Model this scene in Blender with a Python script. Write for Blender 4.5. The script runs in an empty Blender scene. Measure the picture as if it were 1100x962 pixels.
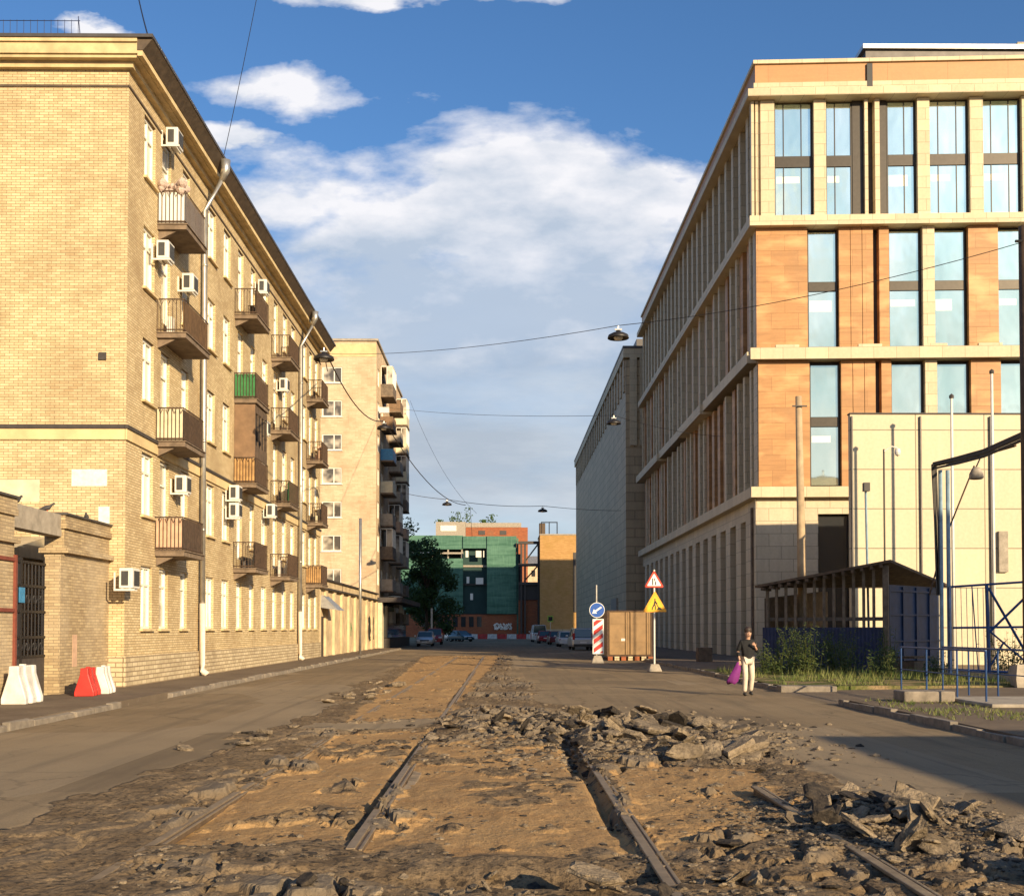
import bpy, bmesh, math, random
import numpy as np
from mathutils import Vector, Matrix
random.seed(7); rng = np.random.default_rng(11)
R = math.radians
sc = bpy.context.scene
COL = sc.collection

# ------------------------------------------------------------------ camera
HC = 1.7                 # eye height
FPX = 1220.0             # focal length in photograph pixels (photograph 1100 px wide)
PITCH = 1.5
cam = bpy.data.cameras.new('camera'); camo = bpy.data.objects.new('camera', cam); COL.objects.link(camo)
cam.sensor_width = 36; cam.lens = 36 * FPX / 1100
cam.clip_end = 5000; cam.clip_start = 0.1
camo.location = (0, 0, HC)
camo.rotation_euler = (R(90 + PITCH), 0, -math.atan(10 / FPX))
cam.shift_y = (675 - FPX * math.tan(R(PITCH)) - 481) / 1100
sc.camera = camo

# ------------------------------------------------------------------ light
SUN_AZ, SUN_EL = R(146), R(17.5)      # azimuth clockwise from +Y (street direction): behind the camera, to the right
SV = Vector((math.sin(SUN_AZ) * math.cos(SUN_EL), math.cos(SUN_AZ) * math.cos(SUN_EL), math.sin(SUN_EL)))
sun = bpy.data.lights.new('sun', 'SUN'); suno = bpy.data.objects.new('sun', sun); COL.objects.link(suno)
sun.energy = 4.5; sun.angle = R(0.53); sun.color = (1.0, 0.79, 0.50)
suno.rotation_euler = SV.to_track_quat('Z', 'Y').to_euler(); suno.location = (20, -30, 40)
sc.view_settings.view_transform = 'Standard'; sc.view_settings.look = 'None'
sc.view_settings.gamma = 1; sc.view_settings.exposure = 0.85; sc.view_settings.use_curve_mapping = False

class NT:
    def __init__(s, tree): s.t = tree; s.n = tree.nodes; s.l = tree.links
    def node(s, typ, **kw):
        n = s.n.new(typ)
        for k, v in kw.items(): setattr(n, k, v)
        return n
    def set(s, sock, v):
        if hasattr(v, 'is_output') or isinstance(v, bpy.types.NodeSocket): s.l.new(v, sock)
        else:
            if isinstance(v, (tuple, list)) and len(v) == 3 and sock.type == 'RGBA': v = (*v, 1)
            sock.default_value = v
    def math(s, op, a, b=0.0, c=None, clamp=False):
        n = s.node('ShaderNodeMath', operation=op, use_clamp=clamp); s.set(n.inputs[0], a); s.set(n.inputs[1], b)
        if c is not None: s.set(n.inputs[2], c)
        return n.outputs[0]
    def mix(s, f, a, b, mode='MIX'):
        n = s.node('ShaderNodeMix', data_type='RGBA', blend_type=mode)
        s.set(n.inputs[0], f); s.set(n.inputs[6], a); s.set(n.inputs[7], b); return n.outputs[2]
    def noise(s, vec, scale, detail=4, rough=.55, out=0, dist=0.0):
        n = s.node('ShaderNodeTexNoise'); s.set(n.inputs['Scale'], scale); s.set(n.inputs['Detail'], detail)
        s.set(n.inputs['Roughness'], rough); s.set(n.inputs['Distortion'], dist)
        if vec is not None: s.l.new(vec, n.inputs['Vector'])
        return n.outputs[out]
    def ramp(s, f, a, b, c0=0.0, c1=1.0):
        n = s.node('ShaderNodeMapRange', clamp=True); s.set(n.inputs[0], f); n.inputs[1].default_value = a
        n.inputs[2].default_value = b; n.inputs[3].default_value = c0; n.inputs[4].default_value = c1; return n.outputs[0]
    def comb(s, x, y, z):
        n = s.node('ShaderNodeCombineXYZ'); s.set(n.inputs[0], x); s.set(n.inputs[1], y); s.set(n.inputs[2], z); return n.outputs[0]
    def sep(s, v):
        n = s.node('ShaderNodeSeparateXYZ'); s.l.new(v, n.inputs[0]); return n.outputs
    def vmul(s, v, t):
        n = s.node('ShaderNodeVectorMath', operation='MULTIPLY'); s.l.new(v, n.inputs[0]); n.inputs[1].default_value = t; return n.outputs[0]

w = bpy.data.worlds.new('World'); sc.world = w; w.use_nodes = True
W = NT(w.node_tree); W.n.clear()
wo = W.node('ShaderNodeOutputWorld'); bg = W.node('ShaderNodeBackground'); W.l.new(bg.outputs[0], wo.inputs[0])
bg.inputs[1].default_value = 0.068
sky = W.node('ShaderNodeTexSky', sky_type='NISHITA'); sky.sun_disc = False
sky.sun_elevation = SUN_EL; sky.sun_rotation = SUN_AZ; sky.altitude = 50; sky.air_density = 1.0; sky.dust_density = 1.0; sky.ozone_density = 2.2
tc = W.node('ShaderNodeTexCoord').outputs['Generated']
sx, sy, sz = W.sep(tc)
ay = W.math('MAXIMUM', W.math('ABSOLUTE', sy), 0.15)
cu = W.math('DIVIDE', sx, ay); cv = W.math('DIVIDE', sz, ay)      # tangent-plane sky coordinates
def px(x): return (x - 540) / FPX
def pv(y): return (676 - y) / FPX
cvec = W.comb(cu, W.math('MULTIPLY', cv, 2.0), W.math('MULTIPLY', sy, 0.35))
n1 = W.noise(cvec, 4.2, 9, .56, dist=.25)
n2 = W.noise(cvec, 10.0, 8, .58)
wv = W.node('ShaderNodeVectorMath', operation='SUBTRACT'); W.l.new(W.noise(cvec, 5.5, 6, .6, out=1), wv.inputs[0]); wv.inputs[1].default_value = (.5, .5, .5)
wx_, wy_, _ = W.sep(wv.outputs[0])
bu = W.math('ADD', cu, W.math('MULTIPLY', wx_, .22)); bv = W.math('ADD', cv, W.math('MULTIPLY', wy_, .085))
def blob(cx, cy, rx, ry, soft=1.0):
    a = W.math('DIVIDE', W.math('SUBTRACT', bu, px(cx)), rx / FPX); b = W.math('DIVIDE', W.math('SUBTRACT', bv, pv(cy)), ry / FPX)
    d = W.math('SQRT', W.math('ADD', W.math('MULTIPLY', a, a), W.math('MULTIPLY', b, b)))
    return W.math('SUBTRACT', 1.0, d)
blobs = [(600, 225, 200, 80), (420, 245, 180, 50), (300, 88, 115, 34), (310, 215, 150, 50), (720, 205, 90, 45), (90, 28, 70, 16), (430, -22, 200, 16), (545, 320, 330, 75), (220, 150, 60, 14)]
m = None
for b in blobs:
    q = blob(*b); m = q if m is None else W.math('MAXIMUM', m, q)
m = W.math('MAXIMUM', m, -0.8)
dens = W.math('ADD', W.math('MULTIPLY', m, 0.62), W.math('MULTIPLY', W.math('SUBTRACT', n1, 0.5), 2.1))
dens = W.math('ADD', dens, W.math('MULTIPLY', W.math('SUBTRACT', n2, 0.5), 0.5))
cmask = W.ramp(dens, -0.02, 0.34)
veil = W.math('MULTIPLY', W.ramp(cv, 0.40, 0.24), W.ramp(W.noise(W.comb(cu, W.math('MULTIPLY', cv, 3.2), 0.3), 3.1, 6), 0.3, 0.62, 0.5, 1.0))
shade = W.ramp(W.math('ADD', W.math('MULTIPLY', W.math('SUBTRACT', n2, 0.5), 2.6), W.ramp(cv, 0.27, 0.44)), 0.1, 1.0)
ccol = W.mix(shade, (4.2, 4.9, 5.9), (8.0, 7.9, 8.1))
hs = W.node('ShaderNodeHueSaturation'); hs.inputs['Saturation'].default_value = 1.15; hs.inputs['Value'].default_value = .95
W.l.new(sky.outputs[0], hs.inputs['Color'])
skc = W.mix(1.0, hs.outputs[0], (1.0, 1.16, 1.36), 'MULTIPLY')
bank = W.mix(W.ramp(W.noise(W.comb(cu, W.math('MULTIPLY', cv, 3.5), 0.8), 4.5, 7, .6), .36, .64), (3.8, 4.4, 5.2), (5.2, 5.7, 6.3))
skc = W.mix(veil, skc, bank)
skc = W.mix(W.math('MULTIPLY', cmask, W.ramp(cv, 0.2, 0.36, .5, .95)), skc, ccol)
up = W.ramp(sz, -0.02, 0.0)
skc = W.mix(up, (0.7, 0.6, 0.5), skc)
W.l.new(skc, bg.inputs[0])

# ------------------------------------------------------------------ materials
MATS = {}
def newmat(name):
    m = bpy.data.materials.new(name); m.use_nodes = True; t = NT(m.node_tree); b = t.n['Principled BSDF']; MATS[name] = m
    return m, t, b
def setb(t, b, col=None, rough=None, metal=None, spec=None):
    if col is not None: t.set(b.inputs['Base Color'], col)
    if rough is not None: t.set(b.inputs['Roughness'], rough)
    if metal is not None: t.set(b.inputs['Metallic'], metal)
    if spec is not None: t.set(b.inputs['Specular IOR Level'], spec)
def bump(t, b, h, strength=.5, dist=.02):
    n = t.node('ShaderNodeBump'); n.inputs['Strength'].default_value = strength; n.inputs['Distance'].default_value = dist
    t.set(n.inputs['Height'], h); t.l.new(n.outputs[0], b.inputs['Normal'])
def pos(t): return t.node('ShaderNodeNewGeometry').outputs['Position']
def objc(t): return t.node('ShaderNodeTexCoord').outputs['Object']
def wall_uv(t):
    g = t.node('ShaderNodeNewGeometry'); X, Y, Z = t.sep(g.outputs['Position']); nx, ny, nz = t.sep(g.outputs['True Normal'])
    f = t.math('GREATER_THAN', t.math('ABSOLUTE', nx), t.math('ABSOLUTE', ny))
    u = t.math('ADD', t.math('MULTIPLY', Y, f), t.math('MULTIPLY', X, t.math('SUBTRACT', 1.0, f)))
    return t.comb(u, Z, 0.0), g.outputs['Position'], (X, Y, Z)
def plain(name, c, rough=.6, metal=0., var=.25, scale=6., bmp=0., spec=.5, world=False):
    m, t, b = newmat(name); v = pos(t) if world else objc(t)
    n = t.noise(v, scale, 5, .6); f = t.ramp(n, .3, .7)
    d = tuple(x * (1 - var) for x in c); l = tuple(min(1, x * (1 + var * .5)) for x in c)
    setb(t, b, t.mix(f, d, l), rough, metal, spec)
    if bmp: bump(t, b, t.noise(v, scale * 6, 4), bmp, .01)
    return m
def brick(name, c1, c2, mortar, bw=.25, bh=.075, ms=.007, stain=(.2, .14, .08), stain_amt=.35, bias=0., bmp=.6, fine=None):
    m, t, b = newmat(name); uv, P, (X, Y, Z) = wall_uv(t)
    br = t.node('ShaderNodeTexBrick'); t.l.new(uv, br.inputs['Vector']); br.inputs['Scale'].default_value = 1
    br.inputs['Brick Width'].default_value = bw; br.inputs['Row Height'].default_value = bh; br.inputs['Mortar Size'].default_value = ms
    br.inputs['Mortar Smooth'].default_value = .3; br.inputs['Bias'].default_value = bias
    t.set(br.inputs['Color1'], c1); t.set(br.inputs['Color2'], c2); t.set(br.inputs['Mortar'], mortar)
    n = t.noise(P, .55, 7, .6); n2 = t.noise(t.vmul(P, (3, 3, .35)), 1.0, 5, .6)
    c = t.mix(t.math('MULTIPLY', t.ramp(n, .45, .75), stain_amt), br.outputs[0], stain)
    c = t.mix(t.math('MULTIPLY', t.ramp(n2, .55, .8), stain_amt * .6), c, tuple(x * .8 for x in stain))
    n3 = t.noise(P, 9, 3); c = t.mix(t.ramp(n3, .3, .7, 0, .22), c, t.mix(.5, c, (0.05, 0.03, 0.02)))
    setb(t, b, c, .88, 0, .25)
    h = t.math('MULTIPLY', br.outputs[1], -1.0); h = t.math('ADD', h, t.math('MULTIPLY', t.noise(P, 40, 3), .6))
    bump(t, b, h, bmp, .012); return m
brick('left_brick', (.72, .575, .34), (.56, .425, .235), (.20, .14, .08), stain=(.27, .175, .09), stain_amt=.62)
brick('yard_brick', (.50, .38, .22), (.33, .24, .14), (.22, .17, .11), stain=(.6, .5, .36), stain_amt=.5)
brick('far_brick', (.66, .52, .35), (.56, .42, .275), (.46, .36, .25), bw=.5, bh=.14, stain=(.36, .21, .12), stain_amt=.6, bmp=.3)
brick('red_brick', (.38, .12, .05), (.28, .085, .04), (.25, .15, .1), bw=.5, bh=.15, stain_amt=.4)
brick('orange_brick', (.50, .29, .11), (.42, .235, .085), (.4, .25, .12), bw=.6, bh=.2, stain=(.34, .2, .05), stain_amt=.6)
brick('plinth_stone', (.66, .55, .36), (.50, .40, .25), (.30, .22, .14), bw=.42, bh=.13, ms=.015, stain=(.2, .14, .09), stain_amt=.5, bmp=1.)
def panels(name, c, bw, bh, ms, var=.18, stainc=(.2, .16, .12), amt=.3, streak=(1, 1, .12), wood=0., off=.5, rough=.6):
    m, t, b = newmat(name); uv, P, (X, Y, Z) = wall_uv(t)
    br = t.node('ShaderNodeTexBrick'); t.l.new(uv, br.inputs['Vector']); br.inputs['Scale'].default_value = 1; br.offset = off
    br.inputs['Brick Width'].default_value = bw; br.inputs['Row Height'].default_value = bh; br.inputs['Mortar Size'].default_value = ms
    br.inputs['Mortar Smooth'].default_value = 0.1
    t.set(br.inputs['Color1'], c); t.set(br.inputs['Color2'], tuple(x * (1 - var) for x in c)); t.set(br.inputs['Mortar'], tuple(x * .35 for x in c))
    n = t.noise(t.vmul(P, streak), 1.4, 7, .65); n2 = t.noise(P, 7, 4)
    col = t.mix(t.math('MULTIPLY', t.ramp(n, .42, .75), amt), br.outputs[0], stainc)
    col = t.mix(t.ramp(n2, .3, .7, 0, .12), col, (.05, .04, .03))
    if wood:
        wv = t.noise(t.vmul(P, (.35, .35, 5.5)), 1.0, 6, .62, dist=.8)
        col = t.mix(t.math('MULTIPLY', t.ramp(wv, .35, .68), wood), col, tuple(x * .55 for x in c))
        wv2 = t.noise(t.vmul(P, (.9, .9, 2.2)), .6, 3, .5)
        col = t.mix(t.math('MULTIPLY', t.ramp(wv2, .5, .75), wood * .7), col, (min(1, c[0] * 1.4), c[1] * 1.55, c[2] * 1.9))
    setb(t, b, col, rough, 0, .35); bump(t, b, t.math('MULTIPLY', br.outputs[1], -1.), .5, .01); return m
panels('pale_stone', (.66, .55, .37), 1.2, .62, .01, var=.16, amt=.35, stainc=(.45, .34, .2))
panels('base_stone', (.64, .54, .38), 1.3, .68, .012, var=.16, amt=.35, stainc=(.3, .24, .16))
panels('terracotta', (.55, .275, .10), 1.45, .85, .008, var=.24, wood=.85, amt=.15, rough=.5)
panels('terracotta_plain', (.50, .26, .11), 3.2, 1.2, .006, var=.06, wood=.15, amt=.08, rough=.5)
panels('grey_panel', (.55, .42, .26), 2.4, .9, .03, var=.2, amt=.5, stainc=(.17, .15, .12))
panels('white_panel', (.60, .52, .36), 3.05, 1.75, .025, var=.09, amt=.3, stainc=(.5, .38, .22), off=0.)
plain('cornice', (.62, .47, .25), .8, var=.3, scale=2, bmp=.3, world=True)
plain('plaster', (.66, .50, .26), .85, var=.2, scale=1.6, bmp=.3, world=True)
plain('garage_plaster', (.60, .46, .28), .9, var=.35, scale=1.1, bmp=.3, world=True)
plain('soffit', (.30, .22, .14), .9, var=.35, scale=2, world=True)
plain('dark_trim', (.055, .045, .04), .7, var=.3)
plain('roof_metal', (.10, .09, .085), .5, .4, scale=2)
plain('window_white', (.80, .76, .66), .45, var=.08)
plain('reveal_dark', (.06, .05, .045), .6)
plain('rust', (.085, .05, .03), .85, var=.5, scale=9, bmp=.3)
plain('slab', (.20, .145, .10), .9, var=.4, scale=4, bmp=.4)
plain('black_metal', (.025, .022, .022), .5, .3, var=.2)
plain('wood_panel', (.42, .24, .09), .75, var=.45, scale=4)
plain('brown_panel', (.20, .12, .065), .7, var=.3, scale=3)
plain('cream_panel', (.62, .55, .38), .6, var=.2, scale=3)
plain('pink_panel', (.56, .36, .24), .8, var=.2, scale=5)
plain('green_panel', (.03, .17, .05), .6, var=.3, scale=5)
plain('dark_panel', (.10, .07, .045), .7, var=.4, scale=4)
plain('grey_wood', (.17, .13, .095), .85, var=.45, scale=4, bmp=.3)
plain('old_wood', (.12, .08, .05), .85, var=.5, scale=5, bmp=.5)
plain('white_plastic', (.74, .72, .66), .5, var=.08)
plain('barrier_white', (.70, .67, .61), .5, var=.3, scale=3)
plain('barrier_red', (.56, .03, .02), .5, var=.35, scale=3)
plain('ac_white', (.70, .67, .60), .5, var=.1)
plain('ac_dark', (.05, .05, .05), .6)
plain('steel_pipe', (.52, .50, .46), .35, .75, var=.25, scale=3)
plain('pipe_white', (.70, .60, .50), .6, var=.15)
plain('concrete', (.36, .31, .245), .9, var=.3, scale=4, bmp=.4)
plain('kerb_stone', (.24, .20, .155), .9, var=.4, scale=5, bmp=.6)
plain('blue_paint', (.02, .065, .19), .5, .2, var=.45, scale=3)
plain('pale_blue_paint', (.22, .32, .40), .5, .3, var=.3, scale=3)
plain('dark_blue_paint', (.02, .03, .085), .6, var=.4, scale=3)
plain('pole_concrete', (.42, .31, .19), .85, var=.3, scale=2, bmp=.3)
plain('pole_brown', (.11, .065, .035), .8, var=.4, scale=3, bmp=.3)
plain('pole_white', (.72, .68, .60), .5, var=.1)
plain('container_paint', (.27, .165, .072), .55, .1, var=.25, scale=2.2)
plain('bag', (.07, .06, .05), .8)
plain('sign_red', (.60, .05, .02), .4, var=.03)
plain('sign_orange', (.85, .38, .02), .4, var=.03)
plain('sign_yellow', (.80, .45, .02), .4, var=.03)
plain('sign_white', (.82, .80, .74), .4, var=.04)
plain('sign_blue', (.02, .09, .38), .4, var=.04)
plain('sign_black', (.015, .015, .015), .5, var=.1)
plain('sign_lime', (.45, .60, .08), .4, var=.05)
plain('skin', (.50, .29, .19), .55, var=.06)
plain('hair', (.035, .02, .014), .6, var=.3, scale=30)
plain('black_cloth', (.006, .006, .007), .85, var=.3)
plain('cream_cloth', (.62, .53, .42), .85, var=.15, scale=8)
plain('magenta_cloth', (.17, .015, .16), .8, var=.25, scale=8)
plain('shoe', (.02, .018, .018), .5)
plain('pigeon', (.05, .045, .045), .7)
plain('trunk', (.10, .065, .04), .9, var=.4, scale=8, bmp=.5)
plain('tyre', (.02, .02, .02), .8, var=.2)
plain('rim', (.45, .45, .45), .35, .8, var=.1)
plain('red_light', (.45, .01, .01), .25, var=.1)
plain('clear_light', (.75, .75, .72), .15, var=.1)
plain('amber', (.7, .25, .02), .3, var=.1)
plain('flowers', (.55, .42, .36), .8, var=.6, scale=40)
plain('towel_white', (.75, .72, .65), .9)
plain('blue_plastic', (.05, .24, .45), .5)
for nm, c in dict(silver=(.55, .54, .52), red=(.34, .012, .012), darkred=(.16, .01, .012), white=(.72, .72, .70), blue=(.03, .10, .14), grey=(.12, .12, .13)).items():
    m_, t_, b_ = newmat('car_' + nm); setb(t_, b_, c, .28, .35 if nm in ('silver', 'grey') else 0.1); b_.inputs['Coat Weight'].default_value = .6
def leafmat(name, c1, c2, c3):
    m, t, b = newmat(name); n = t.noise(pos(t), 1.2, 4); n2 = t.noise(pos(t), 9, 3)
    col = t.mix(t.ramp(n, .38, .62), c1, c2); col = t.mix(t.ramp(n2, .45, .7, 0, .8), col, c3)
    setb(t, b, col, .6, 0, .3)
    tr = t.node('ShaderNodeBsdfTranslucent'); t.l.new(col, tr.inputs[0]); mx = t.node('ShaderNodeMixShader'); mx.inputs[0].default_value = .25
    t.l.new(b.outputs[0], mx.inputs[1]); t.l.new(tr.outputs[0], mx.inputs[2]); t.l.new(mx.outputs[0], t.n['Material Output'].inputs[0]); return m
leafmat('tree_leaf', (.035, .07, .016), (.08, .13, .03), (.05, .08, .02))
leafmat('weed_leaf', (.035, .065, .016), (.085, .115, .03), (.13, .12, .04))
leafmat('grass_leaf', (.10, .16, .03), (.20, .21, .06), (.26, .22, .09))
# glass of the office building: coated, mirrors the bright sky
m, t, b = newmat('office_glass'); n = t.noise(t.vmul(pos(t), (1, 1, .4)), .35, 3)
setb(t, b, t.mix(t.ramp(n, .35, .65), (.62, .80, .72), (.92, 1.0, .88)), .05, .85); bump(t, b, t.noise(t.vmul(pos(t), (.9, .9, .5)), .9, 2), .035, .5)
m, t, b = newmat('dark_glass'); setb(t, b, (.03, .032, .035), .08, 0.0, .8)
m, t, b = newmat('shade_glass'); setb(t, b, (.025, .021, .018), .3, 0.0, .25)
m, t, b = newmat('blind'); setb(t, b, (.75, .78, .70), .5)
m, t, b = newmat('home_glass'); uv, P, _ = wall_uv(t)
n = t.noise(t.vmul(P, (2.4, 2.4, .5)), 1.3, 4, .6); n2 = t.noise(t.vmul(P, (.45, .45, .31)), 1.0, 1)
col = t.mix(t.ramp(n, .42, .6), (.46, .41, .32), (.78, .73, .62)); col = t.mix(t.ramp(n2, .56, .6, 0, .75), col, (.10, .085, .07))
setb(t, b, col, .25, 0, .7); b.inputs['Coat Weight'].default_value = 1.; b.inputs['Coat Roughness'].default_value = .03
m, t, b = newmat('far_glass'); n = t.noise(pos(t), .8, 2)
setb(t, b, t.mix(t.ramp(n, .42, .58), (.09, .08, .07), (.55, .48, .38)), .1, 0, .7)
m, t, b = newmat('car_glass'); setb(t, b, (.05, .09, .085), .05, 0, .9)
# scaffold net
m, t, b = newmat('green_net'); uv, P, (X, Y, Z) = wall_uv(t); n = t.noise(t.vmul(P, (.25, 1, 1.2)), 1.2, 5); n2 = t.noise(t.vmul(P, (1, 1, .15)), 3, 4)
col = t.mix(t.ramp(n, .35, .65), (.04, .12, .08), (.085, .19, .135)); col = t.mix(t.ramp(n2, .5, .75, 0, .5), col, (.13, .27, .18)); setb(t, b, col, .8)
st = t.math('LESS_THAN', t.math('FRACT', t.math('MULTIPLY', Z, .48)), .06); c2 = t.mix(t.math('MULTIPLY', st, .5), col, (.01, .08, .04)); t.l.new(c2, b.inputs['Base Color'])
m, t, b = newmat('dark_net'); n = t.noise(pos(t), .8, 5); setb(t, b, t.mix(n, (.012, .035, .035), (.03, .07, .06)), .85)

# asphalt / dirt / sand ground
def dusty_asphalt(t, P):
    n = t.noise(P, .35, 6, .6); n2 = t.noise(P, 60, 3, .7); n3 = t.noise(t.vmul(P, (2.2, .25, 1)), 1., 6, .65); n4 = t.noise(P, 4.5, 5, .7)
    a = t.mix(t.ramp(n, .35, .65), (.235, .170, .098), (.315, .232, .136))
    a = t.mix(t.ramp(n3, .5, .72, 0, .55), a, (.125, .097, .065))
    a = t.mix(t.ramp(n4, .58, .72, 0, .35), a, (.29, .23, .155))
    a = t.mix(t.ramp(n2, .35, .75, 0, .45), a, (.07, .055, .04))
    vd = t.node('ShaderNodeTexVoronoi', feature='DISTANCE_TO_EDGE'); vd.inputs['Scale'].default_value = .42
    wp = t.node('ShaderNodeVectorMath', operation='ADD'); t.l.new(P, wp.inputs[0]); t.l.new(t.vmul(t.noise(P, 1.6, 5, .65, out=1), (.9, .9, 0)), wp.inputs[1]); t.l.new(wp.outputs[0], vd.inputs['Vector'])
    ck = t.math('MULTIPLY', t.ramp(vd.outputs[0], .016, .004), t.ramp(t.noise(P, .3, 3), .45, .58))
    a = t.mix(t.math('MULTIPLY', ck, .45), a, (.045, .034, .024))
    pt_ = t.node('ShaderNodeTexVoronoi', distance='CHEBYCHEV'); pt_.inputs['Scale'].default_value = .23; t.l.new(t.vmul(P, (1.3, .6, 0)), pt_.inputs['Vector'])
    pr = t.sep(pt_.outputs['Color'])[0]; a = t.mix(t.math('MULTIPLY', t.math('GREATER_THAN', pr, .74), .32), a, (.10, .078, .055)); a = t.mix(t.math('MULTIPLY', t.math('LESS_THAN', pr, .16), .25), a, (.36, .29, .20))
    tx = t.noise(t.comb(t.sep(P)[0], t.math('MULTIPLY', t.sep(P)[1], .02), 0.), 3.2, 3, .5); a = t.mix(t.ramp(tx, .54, .70, 0, .42), a, (.115, .088, .06))
    return a, n2
m, t, b = newmat('road_surface'); P = pos(t)
a, fine = dusty_asphalt(t, P)
vc = t.node('ShaderNodeVertexColor', layer_name='zone'); cr, cg, cb = t.sep(vc.outputs[0])
nA = t.noise(P, 2.2, 7, .65); nB = t.noise(P, 14, 5, .65); nC = t.noise(t.vmul(P, (1, .4, 1)), 5, 6, .7)
dirt = t.mix(t.ramp(nA, .35, .65), (.125, .084, .046), (.25, .175, .098)); dirt = t.mix(t.ramp(nB, .52, .62, 0, .85), dirt, (.022, .017, .013))
dirt = t.mix(t.ramp(nC, .56, .66, 0, .7), dirt, (.27, .19, .11)); dirt = t.mix(t.ramp(t.noise(P, 30, 4, .7), .54, .64, 0, .5), dirt, (.04, .03, .022))
sand = t.mix(t.ramp(nA, .32, .68), (.315, .185, .078), (.42, .265, .118)); sand = t.mix(t.ramp(nC, .52, .75, 0, .55), sand, (.17, .10, .045))
sand = t.mix(t.ramp(t.noise(P, 1.1, 5, .7), .50, .70, 0, .45), sand, (.21, .135, .062)); sand = t.mix(t.ramp(nB, .58, .68, 0, .75), sand, (.12, .075, .04)); sand = t.mix(t.ramp(t.noise(P, 33, 3), .62, .7, 0, .5), sand, (.50, .38, .24))
fd = t.ramp(t.math('ADD', cg, t.math('MULTIPLY', t.math('SUBTRACT', nA, .5), .5)), .40, .52)
fs = t.ramp(t.math('ADD', cr, t.math('MULTIPLY', t.math('SUBTRACT', nC, .5), .6)), .42, .58)
cab, cbw = t.node('ShaderNodeVertexColor', layer_name='zone'), None
plate = t.mix(t.ramp(nB, .4, .7), (.13, .105, .078), (.235, .185, .13))
dirt = t.mix(cb, dirt, plate)
c = t.mix(fd, a, dirt); c = t.mix(fs, c, sand)
# tyre-worn dark seams along the carriageway
X, Y, Z = t.sep(P)
seam = t.math('ABSOLUTE', t.math('SUBTRACT', t.math('ADD', X, t.math('MULTIPLY', t.math('SUBTRACT', t.noise(t.vmul(P, (0, .12, 0)), 1., 2), .5), .9)), 4.35))
c = t.mix(t.ramp(seam, .09, .02, 0, .0), c, (.05, .04, .03))
setb(t, b, c, .93, 0, .2)
hh = t.math('ADD', t.math('MULTIPLY', fine, .35), t.math('MULTIPLY', t.math('ADD', nB, nC), t.math('ADD', .25, t.math('MULTIPLY', t.math('MAXIMUM', fd, fs), 1.6))))
bump(t, b, hh, .8, .02)
m, t, b = newmat('asphalt_far'); a, fine = dusty_asphalt(t, pos(t)); setb(t, b, a, .92, 0, .2); bump(t, b, fine, .4, .01)
m, t, b = newmat('pavement_asphalt'); P = pos(t); n = t.noise(P, .8, 6, .6); n2 = t.noise(P, 50, 3, .7); n3 = t.noise(P, 5, 5)
c = t.mix(t.ramp(n, .35, .65), (.145, .108, .076), (.20, .152, .105)); c = t.mix(t.ramp(n2, .4, .75, 0, .4), c, (.06, .05, .04)); c = t.mix(t.ramp(n3, .62, .7, 0, .5), c, (.26, .2, .14))
setb(t, b, c, .92, 0, .2); bump(t, b, n2, .4, .01)
m, t, b = newmat('yard_ground'); P = pos(t); n = t.noise(P, .5, 6); n2 = t.noise(P, 12, 5)
c = t.mix(t.ramp(n, .4, .6), (.20, .15, .10), (.30, .24, .16)); c = t.mix(t.ramp(n2, .5, .65, 0, .6), c, (.12, .09, .055)); setb(t, b, c, .95, 0, .1); bump(t, b, n2, .5, .03)
m, t, b = newmat('grass_ground'); P = pos(t); n = t.noise(P, 1.1, 6); n2 = t.noise(P, 14, 5)
c = t.mix(t.ramp(n, .45, .6), (.09, .11, .03), (.28, .20, .11)); c = t.mix(t.ramp(n2, .5, .65, 0, .6), c, (.06, .055, .025)); setb(t, b, c, .95, 0, .1); bump(t, b, n2, .8, .04)
# broken asphalt: dark tar faces, dusty tops
m, t, b = newmat('rubble_asphalt'); P = pos(t)
oi = t.node('ShaderNodeObjectInfo').outputs['Random']
n = t.noise(P, 18, 5, .7); n2 = t.noise(P, 3.5, 4)
base = t.mix(oi, (.14, .107, .072), (.33, .255, .17)); base = t.mix(t.ramp(n2, .4, .65), base, (.33, .255, .17))
nz = t.sep(t.node('ShaderNodeNewGeometry').outputs['Normal'])[2]
c = t.mix(t.ramp(n, .45, .68, 0, .7), base, (.05, .04, .03)); setb(t, b, c, .93, 0, .2); bump(t, b, t.math('ADD', t.math('MULTIPLY', n, .6), t.noise(P, 7, 5, .7)), 1., .06)
m, t, b = newmat('tar_lump'); P = pos(t); n = t.noise(P, 22, 5, .7); setb(t, b, t.mix(t.ramp(n, .4, .7), (.018, .015, .013), (.075, .057, .04)), .85, 0, .3); bump(t, b, n, .9, .02)
plain('rail_steel', (.15, .10, .06), .7, .2, var=.4, scale=7, bmp=.3, world=True)
plain('rail_head', (.26, .195, .125), .6, .35, var=.3, scale=7, world=True)
plain('sleeper_wood', (.27, .20, .125), .9, var=.5, scale=6, bmp=.6, world=True)
def M(n): return MATS[n]

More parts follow.
